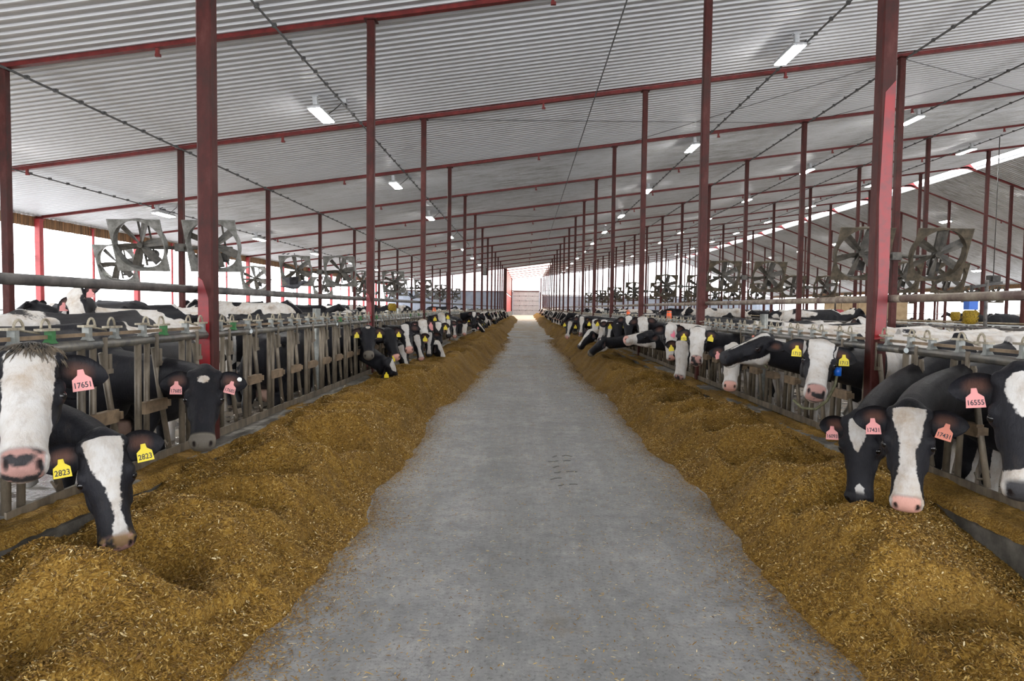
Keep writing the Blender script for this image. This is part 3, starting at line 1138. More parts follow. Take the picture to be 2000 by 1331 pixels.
def lay_panels(side):
    k = 0
    y = LOC_L0 + PAN if side == 'left' else LOC_R0
    while True:
        y0 = y if side == 'left' else y - PAN
        if y0 + PAN > (LEND if side == 'left' else YEND - 1): break
        lod = 0 if k < 5 else 1 if k < 8 else 2
        key = (lod, k % 2 if lod < 2 else 0, side == 'left' if lod < 2 else 0)
        if key not in pan:
            pan[key] = make_panel(lod, key[1] == 0 and side == 'left')
            o = pan[key]
        else:
            o = copy_tree(pan[key])
        yc = y0 + PAN / 2
        tz = (floor_z(y0 + PAN) - floor_z(y0)) / PAN
        if side == 'left': o.location = (XL, y, CURB_L + floor_z(y)); o.rotation_euler = (0, -math.atan(tz), PI / 2)
        else: o.location = (XR, y, CURB_R + 0.015 + floor_z(y)); o.rotation_euler = (0, math.atan(tz), -PI / 2)
        if k < 8: tag(o, f'steel headlock panel of the {side} feed fence, {ORD[k]} from the camera', 'headlock panel', f'headlock panels of the {side} fence')
        else: tag(o, f'small distant headlock panel far along the {side} feed fence', 'headlock panel', f'far headlock panels of the {side} fence')
        k += 1
        y += PAN


lay_panels('left')
lay_panels('right')

# galvanised support posts of the fences
for side, x, y0, yend in (('left', XL - 0.17, 9.35, LEND), ('right', XR + 0.2, 9.3, 75)):
    k = 0
    y = y0 - (BAY if side == 'left' else BAY)
    while y < min(yend, 60):
        if y > 3:
            o = empty('support_post', (x, y, 0))
            MB().tube([(0, 0, -0.05), (0, 0, 1.56)], 0.052, 14).build('pipe', M_GALV, o)
            capm = M_GALV
            orange = (side == 'left' and k == 3) or (side == 'right' and k in (2, 3))
            if orange:
                MB().tube([(0, 0, 1.36), (0, 0, 1.58)], [0.06, 0.05], 14).build('orange_cap', M_ORANGE, o)
            c = 'orange-topped' if orange else 'plain galvanised'
            if k < 6: tag(o, f'{c} round post behind the {side} headlocks, {ORD[k]} from the camera', 'post', f'round support posts of the {side} fence')
            else: tag(o, f'small far round support post behind the {side} headlocks', 'post', f'far round support posts of the {side} fence')
            k += 1
        y += BAY

# long horizontal rails above the fences, one length per bay
for side, x, z, mt in (('left', XL - 0.125, 1.725, M_RAIL), ('right', XR + 0.125, 1.72, M_RAILR)):
    me = MB().tube([(0, -BAY / 2 + 0.01, 0), (0, BAY / 2 - 0.01, 0)], 0.034, 10).mesh('rail', mt)
    for n in range(0, 13 if side == 'left' else 19):
        o = link('long_rail', me, None, (x, fy(n) + BAY / 2, z))
        if n < 6: tag(o, f'grimy horizontal pipe above the {side} headlocks, {ORD[n]} bay from the camera', 'rail', f'pipes above the {side} headlocks')
        else: tag(o, f'far horizontal pipe above the {side} headlocks', 'rail', f'far pipes above the {side} headlocks')

# free-stall rails and loops
def stall_rail(x, y0, y1, z, lab, mt=M_STALL, r=0.03):
    o = MB().tube([(x, y0, z), (x, y1, z)], r, 8).build('stall_rail', mt)
    tag(o, lab, 'rail')


stall_rail(-9.0, 5, LEND, 1.28, 'upper grimy rail along the left stall posts', M_RAIL)
stall_rail(-9.0, 5, LEND, 1.05, 'lower grimy rail along the left stall posts', M_RAIL)
stall_rail(-6.9, 12, LEND, 1.22, 'tan neck rail at the front of the left stalls')
stall_rail(-15.2, 8, LEND, 1.36, 'pale rail along the outer left stalls', M_LOOP, 0.026)
stall_rail(-15.2, 8, LEND, 1.02, 'lower pale rail along the outer left stalls', M_LOOP, 0.026)
stall_rail(7.4, 6, YEND, 1.25, 'upper tan neck rail at the front of the right stalls')
stall_rail(7.4, 6, YEND, 1.12, 'lower tan neck rail at the front of the right stalls')
stall_rail(9.7, 6, YEND, 1.30, 'dark rail along the right stall posts', M_RAIL)
stall_rail(15.3, 6, YEND, 1.30, 'tan neck rail of the second right stall row')
stall_rail(42.9, 6, YEND, 1.55, 'dark top rail along the far right wall', M_RAIL, 0.04)
loop = MB()
pts = [(0, 0, 0.2), (0, 0, 1.1)] + [(0.12 - 0.12 * math.cos(a), 0, 1.1 + 0.12 * math.sin(a)) for a in [PI / 8 * i for i in range(1, 5)]] + [(1.3, 0, 1.2), (1.55, 0, 1.1), (1.68, 0, 0.9), (1.6, 0, 0.6), (1.3, 0, 0.5), (0.5, 0, 0.42), (0, 0, 0.36)]
loop.tube(pts, 0.024, 7)
loop_me = loop.mesh('stall_loop', M_LOOP)
for row, (x, rot, y0, cnt) in {'outer left stalls': (-16.9, 0, 11.5, 24), 'left stalls facing the alley': (-8.8, 0, 11, 12), 'right stalls facing the alley': (9.3, PI, 9, 14), 'second right stalls': (15.2, 0, 14, 16)}.items():
    for k in range(cnt):
        o = link('stall_divider', loop_me, None, (x, y0 + 1.22 * k, 0), (0, 0, rot))
        if k < 8: tag(o, f'bent pipe stall divider of the {row}, {ORD[k]} from the camera', 'stall divider', f'stall dividers of the {row}')
        else: tag(o, f'far bent pipe stall divider of the {row}', 'stall divider', f'far stall dividers of the {row}')
# short dark post at the left edge behind the fence
p = at(9, 640, 8.2)
o = MB().tube([(p.x, p.y, -0.05), (p.x, p.y, p.z + 0.1)], 0.05, 10).build('stub_post', M_RAIL)
tag(o, 'short dark round post at the left edge before the wall posts', 'post')

# small things standing about the barn
def brush(px, py, y, s, lab, hang):
    p = at(px, py, y)
    o = empty('cow_brush', p)
    tag(o, lab, 'brush')
    m = MB()
    m.tube([(0, 0, -0.28 * s), (0, 0, -0.2 * s), (0, 0, 0.2 * s), (0, 0, 0.28 * s)], [0.16 * s, 0.24 * s, 0.27 * s, 0.2 * s], 16)
    for i in range(60):
        a, z = random.random() * 2 * PI, random.uniform(-0.25, 0.25) * s
        r = 0.3 * s
        m.bar((0.2 * s * math.cos(a), 0.2 * s * math.sin(a), z), (r * math.cos(a), r * math.sin(a), z + 0.01), 0.03 * s, 0.03 * s)
    m.build('bristle_roll', M_YEL, o)
    if hang: MB().tube([(0.6 * s, 0, -p.z), (0.6 * s, 0, 1.5 * s)], 0.05, 8).build('mounting_post', M_RAIL, o)
    if hang:
        MB().box((0, 0, 0.55 * s), (0.36 * s, 0.36 * s, 0.5 * s)).build('drive_box', M_BLUE, o)
        MB().tube([(0, 0, 0.3 * s), (0, 0, 1.3 * s)], 0.06 * s, 8).bar((0, 0, 1.2 * s), (1.2 * s, 0, 1.4 * s), 0.09 * s, 0.1 * s).build('swing_arm', M_MOTOR, o)
    else:
        MB().tube([(0, 0, -p.z), (0, 0, -0.25 * s)], 0.04, 8).build('stand', M_RAIL, o)


brush(766, 601, 30, 0.65, 'round yellow cow brush on a stand beyond the left cows', False)
brush(1895, 620, 20, 0.72, 'yellow cow brush under a blue drive box at the right', True)
brush(1866, 618, 26, 0.6, 'smaller yellow cow brush beside the blue-boxed one', False)
p = at(1690, 630, 46)
o = empty('plywood_hut', (p.x, p.y, 0))
tag(o, 'tan plywood pen wall seen between the right posts', 'hut')
mb = MB()
for i in range(5): mb.box((-2.2 + i * 1.1, 0, 1.3), (1.06, 0.1, 2.6))
mb.build('panel', M_TAN, o)
MB().box((0, -0.08, 2.62), (5.6, 0.16, 0.08)).box((0, -0.08, 0.5), (5.6, 0.06, 0.08)).build('batten', M_STALL, o)
p = at(1621, 612, 42)
o = empty('red_machine', (p.x, p.y, 0))
tag(o, 'small red farm machine beside the tan plywood wall', 'machine')
MB().loft([[(sx * w, sy * 0.6, z) for sx, sy in ((-1, -1), (1, -1), (1, 1), (-1, 1))] for z, w in ((0.7, 0.7), (1.0, 0.85), (1.5, 0.8), (1.75, 0.45))], True, False).build('body', M_REDM, o)
for sx in (-1, 1):
    MB().tube([(sx * 0.6, -0.62, 0.45), (sx * 0.6, -0.4, 0.45)], 0.5, 16).build('wheel', M_BLACKRUB, o)
MB().tube([(0.3, 0, 1.7), (0.3, 0, 2.2)], 0.05, 8).build('exhaust_pipe', M_MOTOR, o)
p = at(947, 531, 62)
o = MB().box((0, 0, 0), (0.4, 0.3, 0.66)).box((0, -0.2, 0), (0.26, 0.14, 0.5)).tube([(0, 0, 0.3), (0, 0, roof(p.x) + 0.15 - p.z)], 0.02, 6).build('speaker_box', M_MOTOR, None, p)
tag(o, 'dark upright box hung between the far left posts', 'box')
p = at(1940, 546, 33)
o = MB().box((0, 0, 0), (0.5, 0.3, 0.36)).box((0, -0.2, 0.02), (0.36, 0.1, 0.24)).tube([(0, 0, 0.1), (0, 0, roof(p.x) + 0.15 - p.z)], 0.02, 6).build('control_box', M_MOTOR, None, p)
tag(o, 'small dark box hung under the far right roof slope', 'box')


# ================================================================== BIRDS
def bird_mesh(s, spread=False):
    m = MB()
    ax = [(-0.5, 0.02, 0.02, 0.10), (-0.3, 0.03, 0.05, 0.10), (0.0, 0.14, 0.13, 0.12), (0.25, 0.15, 0.15, 0.17), (0.4, 0.1, 0.1, 0.27), (0.5, 0.09, 0.09, 0.32), (0.6, 0.06, 0.06, 0.33), (0.72, 0.008, 0.008, 0.31)]
    rings = [[(x * s, hw * s * math.cos(2 * PI * i / 8), (zc + hh * math.sin(2 * PI * i / 8)) * s) for i in range(8)] for x, hw, hh, zc in ax]
    m.loft(rings)
    m.add([(-0.25 * s, -0.05 * s, 0.1 * s), (-0.25 * s, 0.05 * s, 0.1 * s), (-0.8 * s, 0.09 * s, 0.05 * s), (-0.8 * s, -0.09 * s, 0.05 * s), (-0.5 * s, 0, 0.12 * s)], [(0, 3, 2, 1), (0, 1, 4), (1, 2, 4), (2, 3, 4), (3, 0, 4)])
    for k in (-1, 1):
        m.tube([(0.05 * s, k * 0.05 * s, -0.16 * s), (0.03 * s, k * 0.05 * s, 0.02 * s)], 0.012 * s, 5)
        if spread:
            m.add([(0.2 * s, k * 0.1 * s, 0.2 * s), (-0.15 * s, k * 0.1 * s, 0.18 * s), (-0.3 * s, k * 0.6 * s, 0.5 * s), (0.1 * s, k * 0.65 * s, 0.55 * s), (0.05 * s, k * 0.2 * s, 0.3 * s)], [(0, 1, 4), (1, 2, 4), (2, 3, 4), (3, 0, 4), (0, 3, 2, 1)])
    return m.mesh('bird', M_BIRD)


bsm, bwg = bird_mesh(0.17), bird_mesh(0.27, True)
BIRDS = [('lamp at the outer left stalls, nearer one', (-13.2, 24.55, roof(-13.2) - 0.26 + 0.16), 0, bsm), ('lamp at the outer left stalls, further one', (-13.2, 24.9, roof(-13.2) - 0.26 + 0.16), 2.2, bsm),
         ('second outer left lamp', (-13.2, 33.8, roof(-13.2) - 0.26 + 0.16), 1, bsm)]
f5 = fy(5) - 0.32
for k, (dx, nm) in enumerate(((-1.45, 'left corner'), (-1.25, 'left of the middle'), (-0.95, 'middle'))):
    BIRDS.append((f'top of the second left fan pair, {nm}', (-9.1 + dx, f5 - 0.24, 3.08 + 0.70), k, bsm))
BIRDS.append(('top of the second left fan pair, right fan', (-9.1 + 1.4, f5 - 0.24, 3.78), 1.2, bsm))
for k, y in enumerate((8.25, 12.9, 17.2, 20.2, 23.1, 27.5)):
    BIRDS.append((f'pipe above the left headlocks, {ORD[k]} from the camera', (XL - 0.125, y, 1.725 + 0.034 + 0.04), 0.6 + k, bwg if k % 2 == 0 else bsm))
for nm, loc, rz, me in BIRDS:
    o = link('bird', me, None, loc if me is bwg else (loc[0], loc[1], loc[2] + 0.02), (0, 0, rz))
    tag(o, f'small dark bird on the {nm}', 'bird', 'birds in the barn')

# ================================================================== COWS
# the coat: attribute 'fld' > 0 is white, < 0 is black (metres from the patch edge); 'tint' overrides it (nose, hoof, inner ear)
HEAD = [  # u, half width, half depth, centre of depth (w)
    (-0.075, 0.030, 0.030, -0.085), (-0.06, 0.066, 0.060, -0.085), (-0.03, 0.088, 0.092, -0.088), (0.02, 0.102, 0.118, -0.104), (0.07, 0.113, 0.132, -0.122),
    (0.13, 0.119, 0.140, -0.137), (0.185, 0.117, 0.138, -0.140), (0.24, 0.101, 0.127, -0.134), (0.30, 0.084, 0.110, -0.123),
    (0.36, 0.078, 0.095, -0.113), (0.41, 0.077, 0.085, -0.108), (0.445, 0.082, 0.083, -0.108), (0.482, 0.085, 0.080, -0.110),
    (0.512, 0.082, 0.070, -0.113), (0.532, 0.056, 0.046, -0.115), (0.538, 0.020, 0.016, -0.115)]


def head_rings(n=24):
    out = []
    for u, hw, hh, cw in HEAD:
        ring = []
        for i in range(n):
            a = 2 * PI * i / n
            c, s = math.cos(a), math.sin(a)
            v = hw * math.copysign(abs(c) ** 0.85, c) * (1 - 0.32 * max(0.0, -s))
            w = cw + hh * math.copysign(abs(s) ** 0.8, s)
            ring.append(Vector((u, v, w)))
        out.append(ring)
    return out


def ear_geo(side, droop, lod, pitch=0.0):
    """leaf shaped cupped ear; head-local (u, v, w) points and per-vertex (inner?, t, s)"""
    nt_, ns = (14, 9) if lod == 0 else (7, 5)
    L = 0.195
    base = Vector((0.035, side * 0.088, -0.085))
    ax = Vector((0.10 + droop, side * 1.0, -0.02)).normalized()
    wid = Vector((1, -side * (0.10 + droop), 0.0)).normalized()      # across the leaf, points to the muzzle
    nrm = Vector((0, 0, 1)) * 1.0
    wid = (wid * math.cos(pitch) - nrm * math.sin(pitch)).normalized()
    nrm = wid.cross(ax) * side
    if nrm.z < 0: nrm = -nrm
    vs, info, fs = [], [], []
    for layer in (0, 1):
        for i in range(nt_):
            t = i / (nt_ - 1)
            hw = (0.026 + 0.052 * math.sin(PI * min(1, t ** 0.85)) ** 0.8) * (1 if t < 0.97 else 0.35) if t < 0.999 else 0.012
            hw = 0.024 * (1 - t) + 0.062 * math.sin(PI * min(1, 0.04 + 0.96 * t ** 0.95)) ** 0.6 + 0.003
            for j in range(ns):
                s = j / (ns - 1) * 2 - 1
                cup = 0.030 * (s * s - 0.5) * math.sin(PI * min(1, 0.15 + t * 0.8)) - 0.02 * t * t
                th = (0.006 if layer == 0 else -0.007) * (1 - abs(s) ** 4 * 0.8)
                p = base + ax * (t * L) + wid * (s * hw) + nrm * (cup + th)
                vs.append(p)
                info.append((layer == 0, t, s))
    m = nt_ * ns
    for i in range(nt_ - 1):
        for j in range(ns - 1):
            a = i * ns + j
            fs.append((a, a + 1, a + ns + 1, a + ns) if side > 0 else (a, a + ns, a + ns + 1, a + 1))
            b = a + m
            fs.append((b, b + ns, b + ns + 1, b + 1) if side > 0 else (b, b + 1, b + ns + 1, b + ns))
    rim = [(i * ns) for i in range(nt_)] + [(nt_ - 1) * ns + j for j in range(1, ns)] + [(i * ns + ns - 1) for i in range(nt_ - 2, -1, -1)]
    for a, b in zip(rim[:-1], rim[1:]):
        fs.append((a, b, b + m, a + m) if side < 0 else (a, a + m, b + m, b))
    tagp = base + ax * (L * 0.46) + wid * 0.012 + nrm * 0.004
    return vs, info, fs, tagp, ax, nrm


def sring(c, fwd, up, hw, hh, n=20, sq=0.9, pear=0.0):
    fwd = fwd.normalized()
    s = fwd.cross(up).normalized()
    u = s.cross(fwd)
    r = []
    for i in range(n):
        a = 2 * PI * i / n
        cc, ss = math.cos(a), math.sin(a)
        r.append(c + s * (hw * math.copysign(abs(cc) ** sq, cc) * (1 + pear * -ss)) + u * (hh * math.copysign(abs(ss) ** sq, ss)))
    return r


BODY = [(-1.20, 1.20, .08, .06), (-1.16, 1.17, .20, .13), (-1.02, 1.11, .33, .22), (-0.80, 1.07, .40, .275), (-0.55, 1.03, .42, .285), (-0.25, 0.99, .445, .33),
        (0.05, 0.98, .455, .345), (0.30, 1.00, .44, .31), (0.52, 1.035, .415, .255), (0.70, 1.05, .36, .205), (0.82, 1.03, .27, .15), (0.88, 1.02, .14, .08)]


def cow_source(neck, lying=False, legs=True):
    """unfused shapes in cow-local space. neck: list of ring centres etc."""
    m = MB()
    X = Vector((1, 0, 0))
    Z = Vector((0, 0, 1))
    dz = -0.56 if lying else 0.0
    m.loft([sring(Vector((x, 0, z + dz)), X, Z, hw * (1.1 if lying else 1), hh, 22, 0.88, 0.10) for x, z, hh, hw in BODY])
    # backbone, hip bones, pins
    m.tube([(-1.12, 0, 1.36 + dz), (-0.8, 0, 1.455 + dz), (-0.3, 0, 1.42 + dz), (0.2, 0, 1.43 + dz), (0.55, 0, 1.45 + dz)], [0.03, 0.045, 0.035, 0.04, 0.05], 8)
    for s in (-1, 1):
        m.ball((-0.72, s * 0.235, 1.365 + dz), (0.11, 0.06, 0.07), 10, 6)
        m.ball((-1.10, s * 0.10, 1.27 + dz), (0.08, 0.05, 0.06), 8, 6)
        m.ball((0.52, s * 0.20, 1.02 + dz), (0.15, 0.09, 0.28), 10, 8)
        m.ball((-0.85, s * 0.20, 0.95 + dz), (0.24, 0.10, 0.30), 10, 8)
    m.ball((-0.15, 0, 0.80 + dz), (0.55, 0.34, 0.27), 14, 8)
    if legs and not lying:
        for s in (-1, 1):
            m.tube([(0.55, s * 0.17, 0.95), (0.52, s * 0.18, 0.72), (0.50, s * 0.17, 0.47), (0.52, s * 0.17, 0.42), (0.50, s * 0.17, 0.2), (0.52, s * 0.17, 0.12), (0.56, s * 0.17, 0.0)], [0.15, 0.105, 0.06, 0.062, 0.04, 0.05, 0.065], 10)
            m.tube([(-0.82, s * 0.19, 1.0), (-0.70, s * 0.21, 0.80), (-0.86, s * 0.20, 0.60), (-1.00, s * 0.19, 0.50), (-0.97, s * 0.19, 0.30), (-0.94, s * 0.19, 0.12), (-0.88, s * 0.19, 0.0)], [0.20, 0.15, 0.09, 0.066, 0.045, 0.05, 0.066], 10)
        m.ball((-0.62, 0, 0.66), (0.24, 0.19, 0.17), 12, 8)
    if lying:
        for s in (-1, 1):
            m.tube([(0.5, s * 0.22, 0.38), (0.85, s * 0.3, 0.16), (0.6, s * 0.34, 0.08)], [0.12, 0.07, 0.05], 8)
            m.tube([(-0.8, s * 0.28, 0.40), (-0.4, s * 0.42, 0.22), (-0.75, s * 0.46, 0.08)], [0.18, 0.10, 0.06], 8)
    # tail
    m.tube([(-1.17, 0, 1.32 + dz), (-1.27, 0, 1.2 + dz), (-1.28, 0.02, 0.9 + dz), (-1.26, 0.02, max(0.06, 0.55 + dz))], [0.045, 0.035, 0.024, 0.04], 8)
    # neck
    A0, T0, A1, T1, up1 = neck
    B = [A0, A0 + T0, A1 - T1, A1]
    rings = []
    K = 12
    for i in range(K):
        t = i / (K - 1)
        q = 1 - t
        c = B[0] * q ** 3 + B[1] * 3 * q * q * t + B[2] * 3 * q * t * t + B[3] * t ** 3
        d = (B[1] - B[0]) * 3 * q * q + (B[2] - B[1]) * 6 * q * t + (B[3] - B[2]) * 3 * t * t
        up = (Z * q + up1 * t * t + Z * 0.001)
        if abs(up.normalized().dot(d.normalized())) > 0.97: up = up + Vector((0.3, 0, 0.1))
        hh = 0.31 * q ** 2.4 + 0.140 * (1 - q ** 2.4)
        hw = 0.18 * q ** 2.0 + 0.095 * (1 - q ** 2.0)
        rings.append(sring(c, d, up, hw, hh, 18, 0.95, 0.06))
    m.loft(rings)
    return m


def build_cow(name, head_P, head_U, head_W, body_loc, heading, voxel, pat, lod, lying=False, scale=1.0):
    """one cow: coat mesh (single continuous body) + eyes + ear tags"""
    Hm = Matrix.Translation(body_loc) @ Matrix.Rotation(heading, 4, 'Z') @ Matrix.Scale(scale, 4)
    Hi = Hm.inverted()
    U = (Hi.to_3x3() @ head_U).normalized()
    W = Hi.to_3x3() @ head_W
    W = (W - U * W.dot(U)).normalized()
    V = W.cross(U).normalized()
    P = Hi @ head_P
    Mh = Matrix((U, V, W)).transposed().to_4x4()
    Mh.translation = P
    Mh = Mh @ Matrix.Scale(1.0, 4)
    A1 = Mh @ Vector((0.05, 0, -0.155))
    T1 = (U * pat.get('tu', 0.5) + W * 0.5).normalized() * pat.get('tl', 0.30)
    dz = -0.56 if lying else 0.0
    A0 = Vector((0.42, 0, pat.get('a0z', 1.07) + dz))
    T0 = Vector((0.50, 0, pat.get('t0z', 0.0)))
    src = cow_source((A0, T0, A1, T1, W), lying, legs=True)
    hr = head_rings()
    src.loft([[Mh @ p for p in r] for r in hr])
    for s in (-1, 1):                                                   # brow, cheek, nostril wing
        for c, r in (((0.148, s * 0.100, -0.050), (0.040, 0.030, 0.026)), ((0.178, s * 0.108, -0.078), (0.042, 0.022, 0.034)), ((0.24, s * 0.088, -0.105), (0.09, 0.018, 0.022)), ((0.13, s * 0.085, -0.2), (0.10, 0.034, 0.075)), ((0.478, s * 0.055, -0.075), (0.036, 0.034, 0.036)), ((0.01, s * 0.07, -0.04), (0.05, 0.05, 0.035))):
            b = MB().ball((0, 0, 0), r, 10, 8)
            src.add([Mh @ (Vector(c) + Vector(p)) for p in b.v], b.f)
    b = MB().ball((0.44, 0, -0.185), (0.075, 0.055, 0.035), 10, 8)       # lower lip
    src.add([Mh @ Vector(p) for p in b.v], b.f)
    b = MB().ball((-0.035, 0, -0.05), (0.055, 0.062, 0.048), 10, 8)      # poll
    src.add([Mh @ Vector(p) for p in b.v], b.f)
    me = src.mesh('tmp')
    ob = bpy.data.objects.new('tmp', me)
    COL.objects.link(ob)
    md = ob.modifiers.new('r', 'REMESH')
    md.mode = 'VOXEL'
    md.voxel_size = voxel
    md.use_smooth_shade = True
    sm = ob.modifiers.new('s', 'SMOOTH')
    sm.factor = 0.5
    sm.iterations = {0: 4, 1: 3, 2: 2}[lod]
    dg = bpy.context.evaluated_depsgraph_get()
    ev = ob.evaluated_get(dg)
    tm = ev.to_mesh()
    nv = len(tm.vertices)
    co = np.empty(nv * 3, dtype=np.float32)
    tm.vertices.foreach_get('co', co)
    co = co.reshape(-1, 3).astype(np.float64)
    polys = [tuple(p.vertices) for p in tm.polygons]
    ev.to_mesh_clear()
    bpy.data.objects.remove(ob)
    bpy.data.meshes.remove(me)
    # ---- head-local coordinates
    Mi = np.array(Mh.inverted())
    h = co @ Mi[:3, :3].T + Mi[:3, 3]
    u, v, w = h[:, 0], h[:, 1], h[:, 2]
    prof_u = np.array([r[0] for r in HEAD])
    top = np.interp(u, prof_u, np.array([r[3] + r[2] for r in HEAD]))
    inhead = np.clip((u + 0.07) / 0.05, 0, 1) * (np.abs(v) < 0.19) * (w > -0.32) * (w < 0.1) * (u < 0.6)
    # nostrils and mouth pressed in
    if lod == 0:
        for s in (-1, 1):
            d = np.sqrt(((u - 0.503) / 0.024) ** 2 + ((v - s * 0.050) / 0.018) ** 2 + ((w + 0.070) / 0.032) ** 2)
            f = np.clip(1 - d, 0, 1) ** 0.7 * inhead
            co += np.outer(-0.020 * f, np.array(U))
        f = np.exp(-((w + 0.150 + 0.02 * (v / 0.08) ** 2 - 0.1 * np.clip(0.47 - u, 0, 1)) / 0.006) ** 2) * (u > 0.36) * inhead
        co -= f[:, None] * 0.006 * np.array(U)[None, :]
    # ---- coat
    seed = pat.get('seed', 1)
    bodyf = pat.get('body', -0.08) + pat.get('amp', 0.22) * fbm(co * pat.get('freq', 1.5) + seed * 5.3, seed, 3)
    bodyf = np.where(co[:, 2] < 0.42, bodyf + (0.42 - co[:, 2]) * 0.9 * pat.get('legs', 1), bodyf)
    for (ax_, lo_, sgn) in pat.get('bands', []):
        bodyf = bodyf + sgn * np.clip(co[:, ax_] - lo_, 0, 0.3)
    bl = np.array(pat.get('blaze', [(-0.1, -0.1), (0.6, -0.1)]))
    arc = np.abs(v - np.interp(u, [0, 0.5], pat.get('shift', (0, 0)))) + 0.8 * np.clip(top - w - 0.02, 0, 1)
    wob = 0.012 * fbm(h * 14.0 + seed, seed + 2, 2)
    hf = np.interp(u, bl[:, 0], bl[:, 1]) - arc + wob
    if 'star' in pat:
        su, sr = pat['star']
        hf = np.maximum(hf, sr - np.sqrt((u - su) ** 2 + (v * 0.8) ** 2 + (3 * np.clip(top - w - 0.03, 0, 1)) ** 2) + wob * 1.6)
    if 'chin' in pat:
        hf = np.maximum(hf, np.minimum(pat['chin'] - w, u + 0.05 if pat.get('chinlong') else u - 0.05) + wob)
    if 'eyepatch' in pat:
        for s in pat['eyepatch']:
            d = np.sqrt((u - 0.18) ** 2 * 0.5 + (v - s * 0.118) ** 2 + (w + 0.08) ** 2)
            hf = np.minimum(hf, d - 0.062 + wob)
    if 'muzzle' in pat:
        hf = np.maximum(hf, np.minimum(u - pat['muzzle'], 0.03) + wob)
    if pat.get('neckwhite'):
        bodyf = np.where(u < 0, bodyf + pat['neckwhite'] * np.clip(0.5 + u, 0, 1), bodyf)
    fld = bodyf * (1 - inhead) + hf * inhead
    tint = np.zeros((nv, 4))

    def paint(mask, col, a=1.0):
        mk = np.clip(mask, 0, 1) * a
        tint[:, :3] = np.where((mk > 0)[:, None], tint[:, :3] * (1 - mk)[:, None] + np.array(col) * mk[:, None], tint[:, :3])
        tint[:, 3] = np.maximum(tint[:, 3], mk)
    nose = {'pink': (0.62, 0.33, 0.27), 'black': (0.030, 0.030, 0.034), 'mix': (0.40, 0.22, 0.19), 'grey': (0.13, 0.115, 0.095)}[pat.get('nose', 'black')]
    ring = np.clip((u - 0.445 - 0.25 * np.clip(np.abs(v) - 0.045, 0, 1)) / 0.02, 0, 1) * np.clip((0.074 - np.abs(v)) / 0.010, 0, 1) * inhead
    if pat.get('nose') in ('pink', 'mix'):
        paint(np.clip((u - 0.40) / 0.03, 0, 1) * np.clip((-w - 0.14) / 0.02, 0, 1) * inhead, (0.66, 0.50, 0.42), 0.8)
    elif pat.get('nose') == 'grey':
        paint(np.clip((u - 0.43) / 0.02, 0, 1) * inhead, (0.20, 0.175, 0.14), 0.9)
    paint(ring * np.clip((w + 0.150) / 0.012, 0, 1), nose, 0.97)
    if pat.get('nose') == 'mix':
        paint(ring * np.clip((fbm(h * 26, seed, 2) - 0.0) * 6, 0, 1) * np.clip((w + 0.15) / 0.012, 0, 1), (0.03, 0.028, 0.03))
    if pat.get('feedy'):
        paint(np.clip((u - 0.42) / 0.05, 0, 1) * np.clip(fbm(h * 30, seed + 4, 3) * 4 + 0.35, 0, 1) * inhead, (0.22, 0.14, 0.05), 0.85)
    for s in (-1, 1):
        d = np.sqrt(((u - 0.500) / 0.032) ** 2 + ((v - s * 0.050) / 0.017) ** 2 + ((w + 0.070) / 0.026) ** 2)
        paint(np.clip((1.0 - d) * 4, 0, 1) * inhead, (0.012, 0.008, 0.008))
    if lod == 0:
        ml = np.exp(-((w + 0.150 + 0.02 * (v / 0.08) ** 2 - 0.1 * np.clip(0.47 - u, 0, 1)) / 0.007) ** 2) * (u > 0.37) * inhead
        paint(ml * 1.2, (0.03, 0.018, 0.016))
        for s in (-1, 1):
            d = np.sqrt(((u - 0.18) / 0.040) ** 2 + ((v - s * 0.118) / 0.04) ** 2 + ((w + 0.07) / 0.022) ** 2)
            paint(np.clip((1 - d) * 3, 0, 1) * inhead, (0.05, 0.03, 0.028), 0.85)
    if pat.get('polltint'):
        d = np.sqrt((u + 0.03) ** 2 + (v * 0.8) ** 2)
        paint(np.clip((0.07 - d) / 0.04, 0, 1) * inhead * (w > -0.12), (0.42, 0.30, 0.17), pat['polltint'])
    if pat.get('mark'):
        d = np.sqrt(((u - 0.13) / 0.08) ** 2 + ((v - 0.01) / 0.05) ** 2)
        paint(np.clip((1 - d) * 4, 0, 1) * np.clip(fbm(h * 20, 3, 2) * 5 + 0.8, 0, 1) * inhead * (w > -0.06), (0.85, 0.18, 0.28), 0.9)
    if pat.get('rumpmark'):
        c_, col_ = pat['rumpmark']
        d = np.sqrt(((co[:, 0] - c_) / 0.3) ** 2 + (co[:, 1] / 0.2) ** 2)
        paint(np.clip((1 - d) * 3, 0, 1) * np.clip(fbm(co * 9, 5, 2) * 4 + 0.5, 0, 1) * (co[:, 2] > 1.2 + dz), col_, 0.85)
    ud = np.sqrt(((co[:, 0] + 0.62) / 0.26) ** 2 + (co[:, 1] / 0.21) ** 2 + ((co[:, 2] - 0.64) / 0.19) ** 2)
    if not lying: paint(np.clip((1.1 - ud) * 5, 0, 1) * (co[:, 2] < 0.72), (0.62, 0.42, 0.34), 0.9)
    # ---- ears
    verts = [tuple(p) for p in co]
    smooth_n = len(polys)
    tags = []
    earf = pat.get('ear', -0.05)
    pitch = pat.get('earpitch', 0.35)
